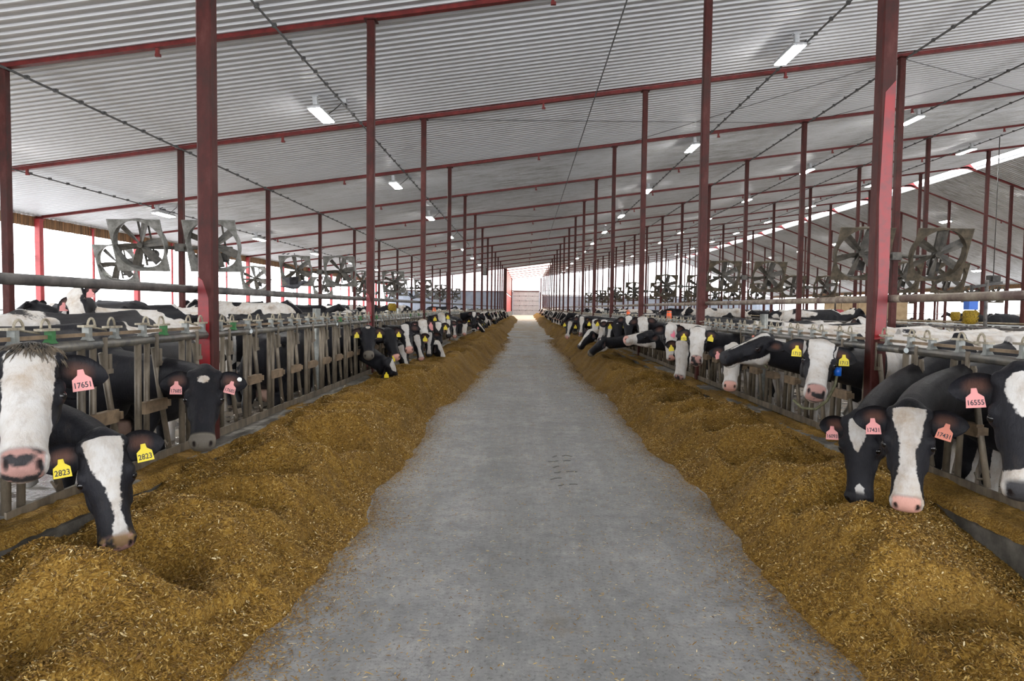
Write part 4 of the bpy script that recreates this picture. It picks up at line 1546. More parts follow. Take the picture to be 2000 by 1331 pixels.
    for s in (-1, 1):
        ev_, info, ef, tp, ax_, nr_ = ear_geo(s, pat.get('droop', 0.05), 0 if lod == 0 else 1, pitch)
        b0 = len(verts)
        verts += [tuple(Mh @ p) for p in ev_]
        polys += [tuple(i + b0 for i in f) for f in ef]
        ef_l, et_l = [], []
        for inner, t, ss in info:
            ef_l.append(earf + (0.0 if t > 0.2 else pat.get('earbase', 0.0)))
            a = 0.0
            if inner: a = max(0, min(1, (0.5 - abs(ss + 0.15)) * 4)) * max(0, min(1, (t - 0.1) * 5)) * max(0, min(1, (0.75 - t) * 5)) * 0.75
            et_l.append((0.12, 0.058, 0.042, a))
        fld = np.concatenate([fld, ef_l])
        tint = np.concatenate([tint, et_l])
        tags.append((Mh @ tp, (Mh.to_3x3() @ ax_).normalized(), (Mh.to_3x3() @ nr_).normalized()))
    me = bpy.data.meshes.new(name)
    me.from_pydata(verts, [], polys)
    me.polygons.foreach_set('use_smooth', [True] * len(polys))
    a = me.attributes.new('fld', 'FLOAT', 'POINT')
    a.data.foreach_set('value', np.asarray(fld, dtype=np.float32))
    a = me.attributes.new('tint', 'FLOAT_COLOR', 'POINT')
    a.data.foreach_set('color', np.asarray(tint, dtype=np.float32).ravel())
    me.materials.append(M_COW)
    me.update()
    o = bpy.data.objects.new('holstein_cow', me)
    COL.objects.link(o)
    o.matrix_world = Hm
    # eyes
    if lod <= 1:
        for s in (-1, 1):
            e = MB().ball((0, 0, 0), 0.023, 12, 8).build('eye', M_EYE, o)
            e.location = Mh @ Vector((0.182, s * 0.109, -0.066))
    return o, tags, Mh


TAGP = [(-0.012, 0.052), (0.012, 0.052), (0.016, 0.026), (0.040, 0.006), (0.044, -0.050), (-0.044, -0.050), (-0.040, 0.006), (-0.016, 0.026)]
TAGME = {}
_m = MB().prism(TAGP, 0.004)
_m.tube([(0, 0.038, -0.006), (0, 0.038, 0.006)], 0.010, 10)
for k_, mt_ in (('y', M_YTAG), ('p', M_PTAG), ('o', M_OTAG)):
    TAGME[k_] = _m.mesh('ear_tag', mt_)


def hang_tag(cow, spot, col, num, facing, roll=0.0, size=1.0):
    p, ax, nr = spot
    R3 = cow.matrix_world.to_3x3().normalized().inverted()
    n = (R3 @ facing).normalized()
    up = R3 @ Vector((0, 0, 1))
    up = (up - n * up.dot(n)).normalized()
    rt = up.cross(n)
    m = Matrix((rt, up, n)).transposed().to_4x4() @ Matrix.Rotation(roll, 4, 'Z') @ Matrix.Scale(size, 4)
    m.translation = p + n * 0.034 + nr * 0.012 - (m.to_3x3() @ Vector((0, 0.03, 0)))
    t = bpy.data.objects.new('ear_tag', TAGME[col])
    COL.objects.link(t)
    t.parent = cow
    KIDS.setdefault(cow.name, []).append(t)
    t.matrix_local = m
    t['label'] = {'y': 'yellow plastic ear tag', 'p': 'pink plastic ear tag', 'o': 'salmon pink plastic ear tag'}[col]
    if num:
        c = bpy.data.curves.new('tag_number', 'FONT')
        c.body = num
        c.align_x = 'CENTER'
        c.align_y = 'CENTER'
        c.size = 0.040 if len(num) <= 4 else 0.034
        c.extrude = 0.0004
        c.offset = 0.0006
        c.materials.append(M_INK)
        fo = bpy.data.objects.new('tag_number_curve', c)
        COL.objects.link(fo)
        tm = bpy.data.meshes.new_from_object(fo.evaluated_get(bpy.context.evaluated_depsgraph_get()))
        bpy.data.objects.remove(fo)
        bpy.data.curves.remove(c)
        x = bpy.data.objects.new('tag_number', tm)
        COL.objects.link(x)
        x.parent = t
        KIDS.setdefault(t.name, []).append(x)
        x.location = (0, -0.024, 0.0028)
        x.scale = (0.92, 1.1, 1)
    return t


def snap(y, side):
    if side == 'L': return round((y - (LOC_L0 + 0.06 + 0.46)) / UNIT) * UNIT + LOC_L0 + 0.06 + 0.46
    return LOC_R0 - (round((LOC_R0 - y - (0.06 + 0.46)) / UNIT) * UNIT + 0.06 + 0.46)


def fence_cow(side, fy_, poll, muz, pat, label, cat='cow', lod=0, tags=None, Wdir=None, group=None, inset=1.22, hl=None):
    y = snap(fy_, side)
    zf_ = -0.05
    inset = pat.get('inset', inset)
    loc = Vector((XL - inset, y, zf_)) if side == 'L' else Vector((XR + inset, y, zf_))
    heading = 0.0 if side == 'L' else PI
    P, Q = at(*poll), at(*muz)
    U = (Q - P).normalized()
    toC = (Vector((0, 0, CAM_H)) - P).normalized()
    W = Wdir if Wdir is not None else (toC + Vector((0, 0, 0.5)))
    vox = {0: 0.0105, 1: 0.017, 2: 0.03}[lod]
    mid = (P + Q) / 2
    Pm = mid - U * 0.235
    o, tg, Mh = build_cow('holstein_cow', Pm, U, W, loc, heading, vox, pat, lod)
    tag(o, label, cat, group or f'cows at the {"left" if side == "L" else "right"} headlocks')
    if tags:
        Wn = (W - U * W.dot(U)).normalized()
        for k in (0, 1):
            if tags[k]:
                col, num, rl = tags[k]
                f = (toC * 0.75 + Wn * 0.5)
                f.z *= 0.4
                hang_tag(o, tg[k], col, num, f, rl, 0.88 if lod < 2 else 1.1)
    return o, Mh


def collar(o, Mh, pts, r, box_i=None):
    """strap round the neck; points in head-local space"""
    MB().tube([Mh @ Vector(p) for p in pts], r, 6).build('collar', M_COLLAR, o)
    if box_i is not None:
        q = Mh @ Vector(pts[box_i])
        MB().tube([q + Vector((0, 0, -0.035)), q + Vector((0, 0, 0.035))], 0.03, 10).build('collar_tag', M_BLUE, o)


# tag order: index 0 is the ear at -v, 1 at +v (v is the cow's left)
W_FACE = [(-0.1, 0.02), (-0.02, 0.10), (0.05, 0.125), (0.18, 0.095), (0.30, 0.16), (0.6, 0.3)]
FLOW = []
def blaze(*a): return [(u_, w_) for u_, w_ in a]


PAT = {
    'white': dict(blaze=blaze((-0.08, -0.02), (-0.02, 0.10), (0.1, 0.125), (0.2, 0.105), (0.32, 0.14), (0.6, 0.3)), nose='mix', body=-0.09),
    'blaze': dict(blaze=blaze((-0.08, -0.02), (-0.03, 0.06), (0.08, 0.072), (0.17, 0.055), (0.26, 0.032), (0.36, 0.034), (0.44, 0.05), (0.6, 0.06)), nose='black'),
    'black': dict(blaze=blaze((-0.1, -0.12), (0.6, -0.12)), star=(0.05, 0.024), nose='grey', body=-0.2),
    'heart': dict(blaze=blaze((-0.08, 0.0), (0.0, 0.08), (0.1, 0.07), (0.2, 0.02), (0.26, -0.05), (0.6, -0.08)), nose='black'),
}


def pt(base, **k):
    d = dict(PAT[base])
    d.update(k)
    return d


UPL = Vector((0, 0, 1))
# ---------------- left fence, nearest first
o, Mh = fence_cow('L', 2.95, (60, 690, 2.75), (46, 868, 2.48), pt('white', seed=3, body=-0.2, droop=0.0, blaze=blaze((-0.06, -0.05), (-0.02, 0.075), (0.05, 0.105), (0.16, 0.092), (0.25, 0.10), (0.33, 0.14), (0.6, 0.3)), polltint=0.55, nose='mix', ear=-0.06, earpitch=0.3),
                  'white-faced cow with dark crown at the left edge, pink ear tag 17651', tags=(None, ('p', '17651', 0.12)))
# tuft of crown hair
mb = MB()
for i in range(150):
    u0, v0 = random.uniform(-0.085, 0.0), random.uniform(-0.085, 0.085)
    ln = random.uniform(0.035, 0.075)
    q = []
    for k in range(5):
        uu = u0 + ln * k / 4
        vv = v0 * (1 + 0.15 * k) + random.uniform(-0.006, 0.006)
        ww = float(np.interp(uu, [-0.09, -0.06, -0.03, 0.02, 0.1], [-0.055, -0.018, 0.006, 0.016, 0.006])) - (vv / 0.11) ** 2 * 0.05 + (0.002, 0.006, 0.006, 0.004, 0.000)[k]
        q.append(Mh @ Vector((uu, vv, ww)))
    mb.tube(q, [0.003, 0.0034, 0.003, 0.002, 0.0006], 5)
mb.build('crown_hair', mat_two('dark_crown_hair', (0.014, 0.012, 0.011), (0.20, 0.15, 0.095), 9, 0.6, bmp=0, lo=0.42, hi=0.72), o)

o, Mh = fence_cow('L', 3.55, (200, 866, 3.30), (230, 1050, 3.22), pt('blaze', seed=5, t0z=-0.05, a0z=1.12, inset=1.02, feedy=1, body=-0.25, amp=0.1, shift=(0.0, 0.025), blaze=blaze((-0.08, 0.02), (-0.02, 0.082), (0.06, 0.085), (0.14, 0.062), (0.22, 0.036), (0.34, 0.02), (0.42, 0.03), (0.6, 0.05)), nose='mix', droop=-0.06, tl=0.34, earpitch=0.1),
                  'black cow with a white blaze eating at the near left, yellow ear tags 2823', tags=(('y', '2823', 0.1), ('y', '2823', 0.16)))
o, Mh = fence_cow('L', 5.15, (400, 716, 4.72), (395, 862, 4.45), pt('black', seed=7, body=-0.4, star=(0.055, 0.022), droop=0.0, nose='grey', earpitch=0.25),
                  'all black cow with a tiny white star facing the camera, pink tags 17685', tags=(('p', '17685', -0.05), ('p', '17685', -0.3)))
q = Mh @ Vector((0.035, 0.088 + 0.14, -0.06))
MB().tube([q, q + (Mh.to_3x3() @ Vector((0, 0, 0.012)))], 0.016, 12).build('white_ear_button', M_BUTTON, o)
# a black cow standing close behind the empty headlocks
LEFT = [
    (11.2, (719, 636, 10.7), (720, 690, 10.35), pt('black', seed=9, star=(0.0, 0.03), body=-0.4), 'black cow with a white forehead bar at the left fence, two yellow tags', ('y', 'y'), None),
    (11.9, (765, 708, 10.7), (785, 746, 11.0), pt('heart', seed=10, body=-0.4), 'black cow with a white triangle eating lowest at the left fence', ('y', 'y'), Vector((0.6, -0.6, 0.5))),
    (12.5, (757, 646, 11.6), (772, 692, 11.4), pt('black', seed=11, body=-0.3, star=(0.0, 0.0), nose='pink'), 'black cow half hidden behind the forehead-bar cow at the left fence', (None, 'y'), Vector((0.2, -1, 0.4))),
    (13.2, (790, 634, 12.3), (799, 678, 12.0), pt('blaze', seed=12, nose='pink', body=-0.3), 'black cow with a wide white blaze and pink nose holding its head high', ('y', None), None),
    (13.8, (785, 686, 12.9), (794, 716, 12.9), pt('blaze', seed=13, nose='pink', body=-0.2, shift=(0.02, 0.02)), 'blazed pink-nosed cow reaching low below the high blazed head', ('y', None), None),
    (15.0, (814, 658, 14.2), (823, 698, 14.2), pt('blaze', seed=14, nose='pink', body=-0.2), 'blazed cow with low head below the dirty white face at the left', ('y', 'y'), None),
    (15.6, (825, 626, 14.8), (830, 657, 14.5), pt('white', seed=15, nose='pink', polltint=0.6, eyepatch=(-1, 1)), 'cow with a long dirty white face held high at the left fence', ('p', 'p'), None),
    (16.2, (838, 654, 15.2), (838, 690, 15.2), pt('blaze', seed=16, body=-0.2), 'thin-blazed black cow with one yellow tag at the left fence', ('y', None), None),
    (16.8, (857, 668, 15.7), (876, 704, 15.9), pt('white', seed=17, nose='pink', body=0.2), 'cow with a clean white head turned to the alley, eating at the left', (None, None), Vector((0.8, -0.4, 0.6))),
    (17.4, (856, 632, 16.7), (858, 664, 16.5), pt('heart', seed=18, body=-0.4), 'black cow with a small white forehead triangle behind the white head', ('p', 'y'), None),
    (19.2, (862, 616, 18.4), (866, 636, 18.2), pt('white', seed=19, nose='mix'), 'white face high against the rail above the small triangle cow', ('y', 'y'), None),
    (20.4, (875, 630, 19.6), (876, 648, 19.4), pt('blaze', seed=20), 'blazed cow in shadow just right of the high white face', ('y', None), None),
    (22.3, (887, 632, 21.4), (888, 650, 21.3), pt('blaze', seed=21, nose='pink', mark=True), 'narrow-blazed pink-nosed cow, twelfth or so along the left fence', ('p', None), None),
    (24.0, (897, 632, 23.2), (897, 648, 23.2), pt('black', seed=22), 'plain black head with a yellow tag before the bright white face', ('y', None), None),
    (26.0, (908, 630, 25.2), (907, 648, 25.0), pt('white', seed=23, nose='pink'), 'small bright white face far along the left fence', (None, None), None),
    (28.6, (926, 613, 27.8), (925, 630, 27.7), pt('heart', seed=24), 'far black cow with a white wedge, upper of two at the left', (None, None), None),
    (30.0, (924, 626, 29.0), (925, 642, 29.0), pt('heart', seed=25, muzzle=0.42), 'far black cow with a white wedge, lower of two at the left', ('y', None), None),
    (33.0, (935, 632, 31.5), (948, 646, 31.7), pt('blaze', seed=26), 'far black cow with lowered head nosing the left feed', ('p', None), Vector((0.5, -0.5, 0.6))),
]
for fy_, a_, b_, p_, lb_, tg_, wd_ in LEFT:
    fence_cow('L', fy_, a_, b_, p_, lb_, lod=1 if a_[2] < 13.5 else 2, tags=tuple((c, None, 0.0) if c else None for c in tg_), Wdir=wd_)

# ---------------- right fence, nearest first
fence_cow('R', 3.5, (1996, 736, 3.05), (2002, 944, 2.92), pt('blaze', seed=31, body=-0.25, blaze=blaze((-0.06, 0.0), (0.02, 0.058), (0.1, 0.05), (0.16, 0.03), (0.19, 0.0), (0.24, -0.05), (0.38, -0.05), (0.42, 0.05), (0.6, 0.08)), nose='black', muzzle=0.415, droop=0.0, earpitch=0.4),
          'black and white cow cut by the right edge, pink ear tag 16555', tags=(('p', '16555', 0.15), None))
o, Mh = fence_cow('R', 5.01, (1776, 810, 3.75), (1771, 968, 3.64), pt('blaze', seed=32, t0z=-0.05, a0z=1.12, inset=1.02, body=0.16, amp=0.14, bands=[(0, 0.50, -3.0)], blaze=blaze((-0.08, 0.02), (-0.03, 0.075), (0.05, 0.078), (0.13, 0.058), (0.22, 0.038), (0.34, 0.045), (0.42, 0.07), (0.6, 0.12)), nose='pink', neckwhite=0.0, droop=-0.02, tl=0.34),
                  'black cow with a broad white blaze eating at right, tags 17431', tags=(('p', '17431', 0.1), ('o', '17431', -0.25)), Wdir=Vector((-0.45, -0.8, 0.5)))
o, Mh = fence_cow('R', 5.62, (1672, 832, 4.42), (1667, 955, 4.34), pt('heart', seed=33, t0z=-0.05, a0z=1.12, inset=1.02, body=0.16, amp=0.16, bands=[(0, 0.45, -3.0)], blaze=blaze((-0.06, -0.01), (0.0, 0.045), (0.1, 0.05), (0.18, 0.02), (0.24, -0.03), (0.36, -0.04), (0.42, 0.02), (0.6, 0.05)), nose='black', shift=(0.0, 0.03), tl=0.34, droop=-0.04),
                  'black cow with a diamond blaze eating behind the broad-blazed one, tag 16093', tags=(('p', '16093', 0.05), None), Wdir=Vector((-0.7, -0.6, 0.5)))
o, Mh = fence_cow('R', 6.6, (1607, 664, 5.55), (1598, 752, 5.2), pt('white', seed=34, body=0.14, amp=0.26, freq=2.2, bands=[(0, 0.75, -2.0)], blaze=blaze((-0.08, 0.03), (-0.02, 0.10), (0.08, 0.118), (0.17, 0.086), (0.26, 0.074), (0.34, 0.10), (0.6, 0.3)), nose='mix', polltint=0.4, earbase=0.12, droop=-0.04),
                  'white-faced cow looking straight at the camera at right, yellow tags 1713', tags=(('y', '1713', -0.05), ('y', '1713', 0.0)), Wdir=Vector((-0.25, -1, 0.35)))
collar(o, Mh, [(0.10, 0.165, -0.20), (0.20, 0.165, -0.26), (0.32, 0.13, -0.33), (0.40, 0.06, -0.37), (0.42, -0.04, -0.37), (0.38, -0.12, -0.34)], 0.012, 0)
o, Mh = fence_cow('R', 7.2, (1500, 652, 7.15), (1412, 684, 7.05), pt('black', seed=35, body=0.12, amp=0.2, bands=[(0, 0.60, -3.0)], star=(0.0, 0.0), blaze=blaze((-0.09, 0.05), (-0.02, 0.07), (0.06, 0.03), (0.12, 0.012), (0.4, 0.008), (0.6, -0.02)), chin=-0.175, nose='black', tu=0.6, droop=-0.3),
                  'black cow with raised nose and white chin sniffing sideways over the feed', tags=(('o', '20', 0.2), None), Wdir=Vector((-0.1, -0.25, 1.0)))
collar(o, Mh, [(-0.05, -0.13, -0.10), (-0.02, -0.135, -0.16), (0.0, -0.14, -0.24), (0.03, -0.09, -0.34), (0.04, 0.0, -0.37)], 0.012, 0)
RIGHT = [
    (8.4, (1432, 684, 8.05), (1427, 736, 7.85), pt('white', seed=36, body=0.16, nose='pink'), 'pink-muzzled white face below the sideways sniffing cow', (('p', None, 0.3), None), None, 0),
    (9.6, (1363, 640, 9.1), (1360, 695, 8.75), pt('white', seed=37, body=0.12, bands=[(0, 0.8, -1.5)], eyepatch=(), nose='mix', ear=-0.03), 'long white face held high, yellow tag 1321', (('y', '1321', 0), ('y', None, -0.2)), None, 0),
    (10.4, (1332, 675, 9.85), (1325, 730, 9.85), pt('white', seed=38, body=-0.05, nose='mix'), 'white-faced cow reaching low beside the 1321 cow', (('y', None, 0.1), None), Vector((-0.4, -0.8, 0.5)), 1),
    (11.4, (1312, 640, 10.9), (1316, 692, 10.8), pt('white', seed=39, body=0.1, nose='pink', mark=True), 'white face with a red crayon mark on the forehead', (None, None), Vector((0.2, -1, 0.4)), 1),
    (12.2, (1282, 645, 12.25), (1216, 655, 12.15), pt('black', seed=40, body=-0.25, star=(0, 0), blaze=blaze((-0.1, -0.1), (0.05, -0.02), (0.2, 0.01), (0.35, 0.03), (0.6, 0.08)), muzzle=0.31, chin=-0.18, chinlong=True, nose='pink', droop=-0.2, tu=0.6), 'cow with a white muzzle stretched sideways over the feed, yellow tag', (('y', None, 0), None), Vector((-0.1, -0.3, 1.0)), 1),
    (14.2, (1255, 622, 13.6), (1258, 650, 13.3), pt('white', seed=41, polltint=0.5), 'white crown behind the sideways stretched cow', (None, None), None, 2),
    (15.9, (1228, 620, 15.3), (1227, 656, 15.1), pt('heart', seed=42), 'black cow with a heart-shaped forehead patch at right', (None, 'y'), None, 2),
    (16.8, (1206, 632, 16.2), (1208, 662, 16.1), pt('black', seed=46), 'black head with two yellow tags next to the pink-nosed blaze', ('y', 'y'), None, 2),
    (17.4, (1193, 630, 16.8), (1188, 662, 16.6), pt('blaze', seed=43, nose='pink'), 'pink-nosed blazed cow turned slightly left at right', (None, None), None, 2),
    (18.0, (1180, 632, 17.4), (1174, 656, 17.3), pt('white', seed=44, eyepatch=(1,), nose='mix'), 'white face with one black eye patch at right', ('y', None), None, 2),
    (16.3, (1172, 664, 15.9), (1151, 682, 16.0), pt('black', seed=45, chin=-0.18), 'dark head eating low with a white jaw at right', (None, None), Vector((-0.5, -0.4, 0.8)), 2),
    (19.0, (1164, 626, 18.3), (1160, 656, 18.1), pt('white', seed=47, eyepatch=(-1, 1), nose='pink'), 'white face with two black eyes at right', ('y', 'p'), None, 2),
    (18.6, (1146, 652, 17.7), (1133, 668, 17.7), pt('blaze', seed=48), 'blazed head eating low further right-side', (None, None), Vector((-0.5, -0.5, 0.7)), 2),
    (21.0, (1137, 616, 20.4), (1134, 654, 20.2), pt('blaze', seed=49, nose='mix'), 'tall narrow blaze far along the right fence', (None, 'y'), None, 2),
    (22.3, (1113, 634, 21.6), (1109, 652, 21.5), pt('blaze', seed=50, nose='pink', muzzle=0.4), 'small low face with two yellow tags far right-side', ('y', 'y'), None, 2),
    (24.3, (1121, 626, 23.4), (1123, 646, 23.3), pt('black', seed=51, body=-0.3), 'black low head behind the small two-tag face', ('y', None), None, 2),
]
for fy_, a_, b_, p_, lb_, tg_, wd_, ld_ in RIGHT:
    tg2 = tuple(c if (c is None or isinstance(c, tuple)) else (c, None, 0.0) for c in tg_)
    fence_cow('R', fy_, a_, b_, p_, lb_, lod=ld_, tags=tg2, Wdir=wd_)

# ---------------- more of the herd, copies of a few animals
def template(kind, i):
    """cow at the origin heading +x, head posed in cow space"""
    r = random.Random(100 + i)
    base = ['blaze', 'white', 'black', 'heart', 'blaze', 'white'][i % 6]
    pat = pt(base, seed=60 + i * 3, nose=r.choice(['black', 'pink', 'mix']), body=[-0.12, 0.05, -0.2, 0.0, -0.04, 0.1][i % 6], amp=0.32)
    lying = kind == 'lying'
    if kind == 'eat': P, U, W = Vector((1.62, r.uniform(-.1, .1), 0.88)), Vector((0.30, r.uniform(-.3, .3), -0.9)), Vector((0.9, 0, 0.35))
    elif kind == 'look': P, U, W = Vector((1.65, r.uniform(-.2, .2), 1.34)), Vector((0.50, r.uniform(-.5, .5), -0.75)), Vector((0.75, 0, 0.6))
    elif kind == 'stand': P, U, W = Vector((1.4, r.uniform(-.2, .2), 1.52)), Vector((0.7, r.uniform(-.5, .5), -0.6)), Vector((0.6, 0, 0.8))
    else: P, U, W = Vector((1.25, r.uniform(-.2, .2), 1.02)), Vector((0.75, r.uniform(-.5, .5), -0.5)), Vector((0.6, 0, 0.8))
    o, tg, Mh = build_cow('holstein_cow', P, U, W, Vector((0, 0, 0)), 0.0, 0.034, pat, 2, lying)
    if kind in ('eat', 'look'):
        for k in (0, 1):
            if r.random() < 0.6: hang_tag(o, tg[k], r.choice('yyyp'), None, Vector((0.8, 0, 0.1)), 0, 1.15)
    return o, base


TEM = {}
for kind, cnt in (('eat', 5), ('look', 4), ('stand', 6), ('lying', 5)):
    TEM[kind] = [template(kind, i + {'eat': 0, 'look': 10, 'stand': 20, 'lying': 30}[kind]) for i in range(cnt)]
TUSED = set()


def put(kind, i, x, y, z, rot, label, group, s=1.0):
    src, base = TEM[kind][i % len(TEM[kind])]
    if src.name in TUSED: o = copy_tree(src)
    else:
        o = src
        TUSED.add(src.name)
    o.matrix_world = Matrix.Translation((x, y, z)) @ Matrix.Rotation(rot, 4, 'Z') @ Matrix.Scale(s, 4)
    tag(o, label, 'cow', group)
    return o


r = random.Random(5)
y, k = 35.2, 0
while y < LEND - 2:
    z = floor_z(y)
    put('eat' if r.random() < 0.62 else 'look', r.randrange(9), XL - 1.16 + r.uniform(-.1, .15), snap(y, 'L'), -0.05 + z, r.uniform(-.25, .25), 'one of the distant cows feeding through the far left headlocks', 'distant cows at the left headlocks', r.uniform(.94, 1.04))
    y += r.choice((1.22, 1.22, 1.83))
    k += 1
y = 25.4
while y < YEND - 4:
    z = floor_z(y)
    put('eat' if r.random() < 0.6 else 'look', r.randrange(9), XR + 1.16 + r.uniform(-.15, .1), snap(y, 'R'), -0.05 + z, PI + r.uniform(-.25, .25), 'one of the distant cows feeding through the far right headlocks', 'distant cows at the right headlocks', r.uniform(.94, 1.04))
    y += r.choice((0.62, 1.22, 1.22, 1.22))

# ---------------- cows standing behind the fences (their backs show above the rails)
def back_cow(px0, py0, y0, px1, py1, y1, pat, label, lod=1, head='low', zdrop=0.0, group=None, Wd=None, tags=None):
    """(px0,py0,y0) is the rump top, (px1,py1,y1) the withers; the cow stands along that line"""
    A, B = at(px0, py0, y0), at(px1, py1, y1)
    d = Vector((B.x - A.x, B.y - A.y, 0)).normalized()
    mid = (A + B) / 2
    ztop = mid.z
    loc = Vector((mid.x, mid.y, ztop - 1.46)) + d * 0.3
    ang = math.atan2(d.y, d.x)
    s_ = Vector((-d.y, d.x, 0))
    if head == 'low': P, U, W = loc + d * 1.42 + Vector((0, 0, 1.2)), d * 0.6 + Vector((0, 0, -0.8)), d * 0.7 + Vector((0, 0, 0.7))
    elif head == 'up': P, U, W = loc + d * 1.4 + Vector((0, 0, 1.55)), d * 0.7 + Vector((0, 0, -0.6)), d * 0.6 + Vector((0, 0, 0.8))
    else: P, U, W = head
    o, tg, Mh = build_cow('holstein_cow', P, U.normalized(), W, loc, ang, 0.02 if lod == 1 else 0.032, pat, lod)
    tag(o, label, 'cow', group or 'cows standing behind the fences')
    if tags:
        toC = (Vector((0, 0, CAM_H)) - P).normalized()
        for k in (0, 1):
            if tags[k]: hang_tag(o, tg[k], tags[k], None, toC, 0, 1.0)
    return o


hp, hm = at(141, 572, 8.0), at(138, 611, 7.75)
o = back_cow(372, 618, 9.0, 235, 590, 8.45, pt('white', seed=72, body=0.10, amp=0.62, freq=3.4, nose='mix', eyepatch=(1,), ear=-0.08, legs=0),
             'spotted white cow with its head up over the left herd, pink tags', 1, ((hp + hm) / 2 - (hm - hp).normalized() * 0.235, (hm - hp).normalized(), Vector((-0.1, -1, 0.35))), tags=('p', 'p'))
back_cow(55, 630, 5.9, 200, 596, 6.7, pt('black', seed=75, body=-0.02, amp=0.1, bands=[(0, -0.35, -1.5)], nose='black'), 'cow with white rump and solid black shoulders behind the left fence', 1)
back_cow(352, 628, 8.0, 265, 632, 7.0, pt('blaze', seed=77, body=0.05, amp=0.5, freq=2.8), 'white cow with round black patches behind the left fence', 1)
back_cow(560, 620, 14.0, 470, 612, 13.0, pt('white', seed=79, body=0.10, amp=0.4, freq=1.9, rumpmark=(-0.3, (0.80, 0.25, 0.12))), 'white cow with orange crayon on its back behind the left post', 1)
back_cow(440, 626, 10.0, 530, 630, 12.2, pt('heart', seed=81, body=-0.02, amp=0.4), 'black-backed cow with pale rump just beyond the left post', 1)
back_cow(700, 622, 20.0, 620, 624, 17.5, pt('white', seed=83, body=0.06, amp=0.3), 'mostly white back right behind the grey support post at left', 1)
back_cow(225, 655, 6.0, 330, 650, 7.2, pt('black', seed=85, body=-0.5, amp=0.1), 'black flank seen through the left bars before the first post', 1)
back_cow(490, 655, 8.8, 585, 646, 10.8, pt('black', seed=86, body=-0.35, amp=0.2), 'long black flank seen through the empty left headlocks', 1)
back_cow(625, 644, 12.2, 680, 640, 14.2, pt('black', seed=88, body=-0.3, amp=0.25), 'black flank behind the last empty left headlocks', 1)
# right side
back_cow(1450, 636, 14.6, 1640, 618, 12.4, pt('white', seed=91, body=0.30, amp=0.2, freq=2.0), 'cream cow stretched long behind the right fence with raised head', 1, 'up', tags=('y', None))
back_cow(1545, 645, 11.4, 1690, 638, 8.9, pt('white', seed=93, body=0.35, amp=0.1), 'all white bony back left of the near right post', 1)
back_cow(1400, 640, 15.2, 1500, 636, 13.0, pt('white', seed=94, body=0.35, amp=0.12), 'white back low behind the sideways sniffing cow', 1)
back_cow(1745, 660, 8.0, 1890, 672, 6.5, pt('white', seed=95, body=0.30, amp=0.2), 'pale cow right of the near red post, back level with the latches', 1)
back_cow(1780, 648, 10.2, 1960, 655, 8.2, pt('heart', seed=97, body=-0.02, amp=0.25, freq=1.6), 'black and white back behind the pale cow at right', 1)
back_cow(1990, 655, 9.6, 1880, 646, 11.2, pt('heart', seed=99, body=-0.25, amp=0.15), 'black cow with a yellow tag and white nose strip at right', 1, 'low', tags=('y', None))
back_cow(2060, 690, 5.4, 1905, 676, 6.4, pt('white', seed=101, body=0.32, amp=0.16), 'white back nearest the right edge, just above the latch rod', 1)
r = random.Random(11)
ZS = 0.17
k = 0
SPOT = []
for side, x0, x1, ya, yb, cnt in (('left stalls', -11.0, -7.2, 13, 70, 26), ('outer left stalls', -15.6, -15.2, 16, 70, 14), ('right stalls', 7.6, 11.6, 12, 90, 34), ('second right stalls', 15.2, 19.2, 16, 90, 30), ('third right row', 33.8, 38, 40, 100, 14), ('right cow alley', 4.4, 6.8, 24, 100, 26), ('left cow alley', -6.2, -4.4, 20, 80, 14)):
    cnt_ = 0
    for i in range(cnt):
        y = ya + (yb - ya) * (i + r.uniform(0.1, 0.9)) / cnt
        x = r.uniform(x0, x1)
        if any(abs(x - qx) < 2.3 and abs(y - qy) < 1.15 for qx, qy in SPOT): continue
        SPOT.append((x, y))
        ly = r.random() < 0.4 and 'alley' not in side
        kind = 'lying' if ly else 'stand'
        stall = 'stall' in side or 'row' in side
        rot = (PI if side[0] == 'o' else r.choice((0, PI))) + r.uniform(-.1, .1) if stall else PI / 2 * r.choice((-1, 1)) + r.uniform(-.3, .3)
        near = cnt_ < 8
        word = 'lying' if ly else 'standing'
        if near:
            lab = f'cow {word} in the {side}, {ORD[cnt_]} counted from the camera'
            grp = f'cows in the {side}'
        else:
            lab, grp = f'distant black and white cow in the {side}', f'distant cows in the {side}'
        put(kind, r.randrange(6), x, y, (ZS if stall else -0.05) + (floor_z(y) if 'alley' in side else 0), rot, lab, grp, r.uniform(.94, 1.05))
        cnt_ += 1
for kd in TEM:
    for src, _b in TEM[kd]:
        if src.name not in TUSED:
            for ch in list(KIDS.get(src.name, [])): bpy.data.objects.remove(ch)
            bpy.data.objects.remove(src)

# ================================================================== FEED
def feed_edge(side, a, y):
    sd = 1.0 if side == 'L' else 9.0
    edge = (1.20 if side == 'L' else 1.44) + 0.16 * fbm(np.stack([y * 0.5, y * 0, y * 0], 1), sd, 3) + 0.05 * fbm(np.stack([y * 4, a * 3, y * 0], 1), sd + 1, 3)
    edge = edge - 0.22 * np.clip((y - 9) / 9, 0, 1) * (1 if side == 'L' else 0.3) - 0.06 * np.clip(fbm(np.stack([y * 1.1, a * 2, y * 0], 1), sd + 2, 4) - 0.1, 0, 1) * 4 * np.clip((y - 6) / 6, 0, 1)
    edge = np.where(y < 7, edge - 0.012 * (7 - y), edge)
    return edge


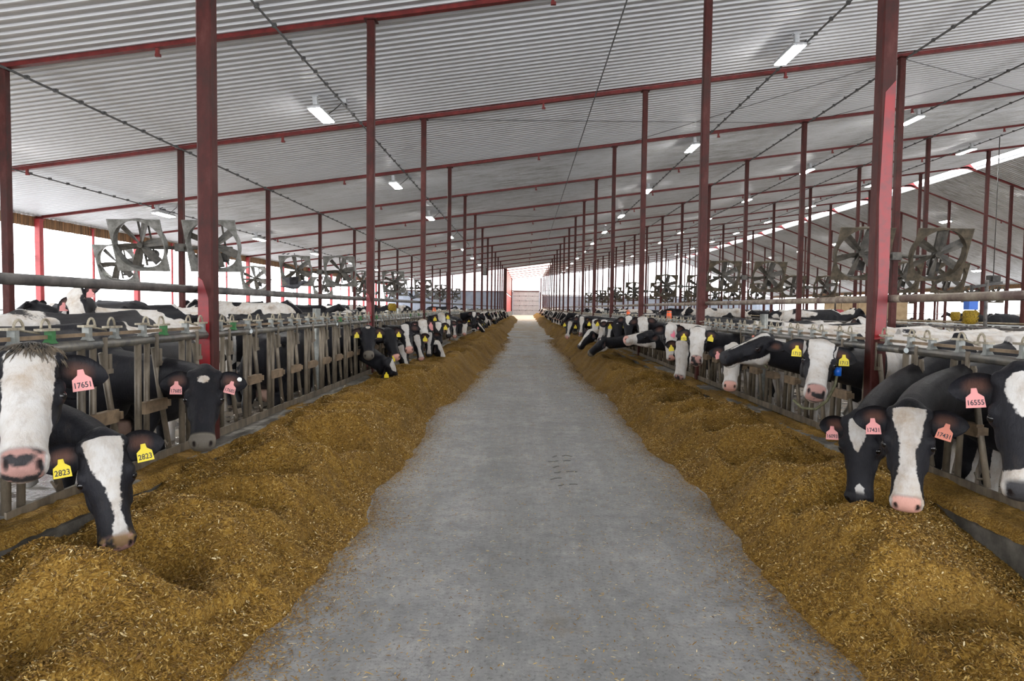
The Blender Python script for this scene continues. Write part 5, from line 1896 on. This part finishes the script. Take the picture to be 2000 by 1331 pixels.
def feed_height(side, a, y):
    """a: distance from the alley's middle line towards the fence (m)"""
    p2 = np.stack([a * 1.0, y, np.zeros_like(y)], 1)
    sd = 1.0 if side == 'L' else 9.0
    edge = feed_edge(side, a, y)
    face = 2.46 if side == 'L' else 2.73
    t = np.clip((a - edge) / (face - 1.20 if side == 'L' else face - 1.44), 0, 1.3)
    crest = (0.43 if side == 'L' else 0.40) + 0.07 * fbm(np.stack([y * 0.8, y * 0 + sd, y * 0], 1), sd + 4, 2)
    rise = np.clip(t / 0.52, 0, 1)
    h = crest * (rise * rise * (3 - 2 * rise)) ** 0.85
    h = h - np.clip(t - 0.62, 0, 1) * (0.12 if side == 'L' else 0.30)
    lump = 0.13 * fbm(p2 * 1.7, sd + 7, 4) + 0.05 * fbm(p2 * 5.0, sd + 8, 3)
    # hollows nosed out by the cows
    ph = y / 0.95 + 0.5 * fbm(np.stack([y * 0.6, y * 0, y * 0], 1), sd + 11, 2)
    cell = np.floor(ph)
    dy = (ph - cell - 0.5) * 0.95
    rnd = np.sin(cell * 91.7 + sd) * 4375.85
    rnd = rnd - np.floor(rnd)
    ca = face - 0.42 - 0.22 * rnd
    d2 = (dy / 0.34) ** 2 + ((a - ca) / 0.30) ** 2
    h = h - (0.18 + 0.26 * rnd) * np.exp(-d2 ** 1.3 * 1.5) + 0.07 * np.exp(-(np.sqrt(d2) - 1.35) ** 2 * 6) * (t > 0.2)
    h = h + lump * np.clip(t * 4, 0, 1)
    if side == 'R':                     # raked away from the curb at the camera end
        cap = 0.345 - np.clip(4.58 - y, 0, 2) * 0.21 + np.clip(face - a, 0, 2) * 0.42 + np.clip(y - 4.58, 0, 9) * 0.7 + 0.03 * fbm(p2 * 4, 77, 3)
        h = np.minimum(h, np.maximum(cap, 0.05))
    else:
        k = np.clip((2.95 - y) / 0.2, 0, 1) * np.clip((a - 2.1) / 0.3, 0, 1)
        h = h - 0.2 * k
    h = np.minimum(h, 0.52)
    h = np.where(t <= 0.0, -0.03, np.maximum(h, 0.004) )
    fade = np.clip(t * 14, 0, 1)
    return (h + 0.03) * fade - 0.03


def flake_arrays(pos, nrm_up, size, tone_rng, rng):
    n = len(pos)
    ang = rng.uniform(0, 2 * PI, n)
    tilt = rng.normal(0, 0.55, (n, 2))
    ex = np.stack([np.cos(ang), np.sin(ang), tilt[:, 0]], 1)
    ex /= np.linalg.norm(ex, axis=1)[:, None]
    ez = np.stack([rng.normal(0, 0.5, n), rng.normal(0, 0.5, n), np.ones(n)], 1)
    ey = np.cross(ez, ex)
    ey /= np.linalg.norm(ey, axis=1)[:, None]
    L = size[:, 0][:, None]
    Wd = size[:, 1][:, None]
    bend = np.cross(ex, ey) * L * 0.15
    quad = np.stack([pos - ex * L - ey * Wd * 0.5, pos - ex * L + ey * Wd * 0.5, pos + bend + ey * Wd, pos + ex * L + ey * Wd * 0.4, pos + ex * L - ey * Wd * 0.4, pos + bend - ey * Wd], 1)
    return quad.reshape(-1, 3)


def feed_side(side, label):
    sgn = -1 if side == 'L' else 1
    face = 2.46 if side == 'L' else 2.73
    zc = CURB_L if side == 'L' else CURB_R
    V, F, off = [], [], 0
    a0 = 0.86 if side == 'L' else 1.0
    for y0, y1, da, dy in ((1.1, 6.0, 0.016, 0.016), (6.0, 14.0, 0.024, 0.034), (14.0, 40.0, 0.05, 0.09), (40.0, YEND - (6 if side == 'R' else 33), 0.1, 0.3)):
        na, ny = int((face + 0.02 - a0) / da) + 1, int((y1 - y0) / dy) + 2
        A, Y = np.meshgrid(np.linspace(a0, face + 0.02, na), np.linspace(y0, y1, ny), indexing='ij')
        a, y = A.ravel(), Y.ravel()
        h = feed_height(side, a, y)
        if dy < 0.05:
            h = h + np.where(h > 0.0, 0.011 * fbm(np.stack([a * 30, y * 30, a * 0], 1), 3, 2) + 0.012 * fbm(np.stack([a * 12, y * 12, a * 0], 1), 4, 2), 0)
        fz = np.where(y > 80, (y - 80) / (YEND - 80) * 0.36, 0)
        V.append(np.stack([sgn * a, y, h + fz], 1))
        i = np.arange(na * ny).reshape(na, ny)
        q = np.stack([i[:-1, :-1], i[1:, :-1], i[1:, 1:], i[:-1, 1:]], -1).reshape(-1, 4)
        if sgn < 0: q = q[:, ::-1]
        keep = (h[q].max(1) > -0.025)
        F.append(q[keep] + off)
        off += na * ny
    # thin drift of feed on top of the curb
    na, ny = 18, 700
    A, Y = np.meshgrid(np.linspace(face - 0.03, face + (0.22 if side == 'L' else 0.27), na), np.linspace(1.5, 26, ny), indexing='ij')
    a, y = A.ravel(), Y.ravel()
    amt = 0.022 if side == 'R' else 0.004
    h = zc - 0.02 + amt + (0.03 * np.clip((6 - y) / 1.5, 0, 1) if side == 'R' else 0.045 * np.clip((4.6 - y) / 1.0, 0, 1) + 0.018 * np.clip((9 - y) / 4, 0, 1)) + 0.035 * fbm(np.stack([a * 3, y * 1.4, a * 0], 1), 21, 3) + 0.012 * fbm(np.stack([a * 22, y * 22, a * 0], 1), 22, 2)
    h = h - np.clip(face + 0.015 - a, 0, 1) * 1.2
    V.append(np.stack([sgn * a, y, h], 1))
    i = np.arange(na * ny).reshape(na, ny)
    q = np.stack([i[:-1, :-1], i[1:, :-1], i[1:, 1:], i[:-1, 1:]], -1).reshape(-1, 4)
    if sgn < 0: q = q[:, ::-1]
    F.append(q + off)
    V, F = np.concatenate(V), np.concatenate(F)
    me = bpy.data.meshes.new('silage_pile')
    me.vertices.add(len(V)); me.vertices.foreach_set('co', V.astype(np.float32).ravel())
    me.loops.add(F.size); me.loops.foreach_set('vertex_index', F.astype(np.int32).ravel())
    me.polygons.add(len(F)); me.polygons.foreach_set('loop_start', np.arange(0, F.size, 4, dtype=np.int32))
    me.polygons.foreach_set('use_smooth', np.ones(len(F), dtype=bool))
    me.materials.append(M_FEED)
    me.update(calc_edges=True); me.validate()
    o = link('silage_pile', me)
    tag(o, label, 'feed', None, 'stuff')
    # loose flakes lying on it
    rng = np.random.default_rng(3 if side == 'L' else 4)
    n = 190000
    y = 1.3 + 11.5 * rng.random(n) ** 1.7
    a = rng.uniform(a0 + 0.1, face, n)
    h = feed_height(side, a, y)
    k = h > 0.004
    a, y, h = a[k], y[k], h[k]
    pos = np.stack([sgn * a, y, h + 0.006], 1)
    n = len(pos)
    size = np.stack([rng.uniform(0.0035, 0.0125, n), rng.uniform(0.0014, 0.0042, n)], 1)
    big = rng.random(n) < 0.03
    size[big] *= 1.5
    quads = flake_arrays(pos, None, size, None, rng)
    flake_obj('loose_flakes', quads, rng.beta(1.15, 1.25, n), o)
    return o


def flake_obj(name, quads, tone, parent):
    n = len(quads) // 6
    me = bpy.data.meshes.new(name)
    me.vertices.add(n * 6); me.vertices.foreach_set('co', quads.astype(np.float32).ravel())
    me.loops.add(n * 6); me.loops.foreach_set('vertex_index', np.arange(n * 6, dtype=np.int32))
    me.polygons.add(n); me.polygons.foreach_set('loop_start', np.arange(0, n * 6, 6, dtype=np.int32))
    a = me.attributes.new('tone', 'FLOAT', 'POINT')
    a.data.foreach_set('value', np.repeat(tone, 6).astype(np.float32))
    me.materials.append(M_CHIP)
    me.update(calc_edges=True); me.validate()
    o = link(name, me, parent)
    o['kind'] = 'stuff'
    return o


feed_side('L', 'long golden brown pile of chopped silage along the left headlocks')
feed_side('R', 'long golden brown pile of chopped silage along the right headlocks')
# scattered straw and crumbs on the slab, thick along the feet of the piles
rng = np.random.default_rng(9)
n = 26000
y = 1.4 + 22 * rng.random(n) ** 1.8
x = np.where(rng.random(n) < 0.55, rng.uniform(-1.3, 1.5, n), np.where(rng.random(n) < 0.5, -1.2 + np.abs(rng.normal(0, 0.22, n)), 1.42 - np.abs(rng.normal(0, 0.25, n))))
n2 = 60000
y2 = 1.4 + 34 * rng.random(n2) ** 1.6
lf = rng.random(n2) < 0.5
eL, eR = feed_edge('L', np.full(n2, 1.2), y2), feed_edge('R', np.full(n2, 1.4), y2)
x2 = np.where(lf, -eL - 0.06 + rng.exponential(0.10, n2), eR + 0.06 - rng.exponential(0.12, n2))
x, y = np.concatenate([x, x2]), np.concatenate([y, y2])
tone = np.concatenate([rng.beta(2.0, 1.1, n), rng.beta(1.3, 2.2, n2)])
n = len(x)
pos = np.stack([x, y, np.full(n, 0.006)], 1)
big = 1 + np.clip((y - 8) / 10, 0, 2) * 0.7
size = np.stack([rng.uniform(0.0035, 0.013, n) * (1 + (rng.random(n) < 0.05) * 1.4) * big, rng.uniform(0.0014, 0.004, n) * big], 1)
q = flake_arrays(pos, None, size, None, rng)
q[:, 2] = np.clip((q[:, 2] - 0.006) * 0.35 + 0.006, 0.002, 0.03)
o = flake_obj('straw_crumbs', q, np.clip(tone, 0, 1), None)
tag(o, 'straw crumbs and corn flakes scattered over the concrete drive alley', 'crumbs', None, 'stuff')
# tread marks pressed in mud by a tyre
mb = MB()
for k in range(6):
    for s in (-1, 1):
        yy = 7.35 - k * 0.24
        x0 = 0.36 + (0.02 if s < 0 else 0.05)
        pts = [(x0 + s * (0.015 + 0.035 * j * (0.7 + 0.3 * math.sin(k * 2.3 + s))), yy + (0.03 * math.sin(j * 1.1) if s > 0 else -0.018 * j) + 0.014 * math.sin(j * 1.7 + k * 3), 0.002) for j in range(4)]
        if k in (2, 4) and s > 0: continue
        for a_, b_ in zip(pts[:-1], pts[1:]): mb.bar(a_, b_, 0.020, 0.004)
o = mb.build('tyre_tread_marks', mat_flat('dark_dust', (0.14, 0.138, 0.13), 0.8))
tag(o, 'dark tyre tread marks of mud in the middle of the concrete alley', 'tread marks', None, 'stuff')
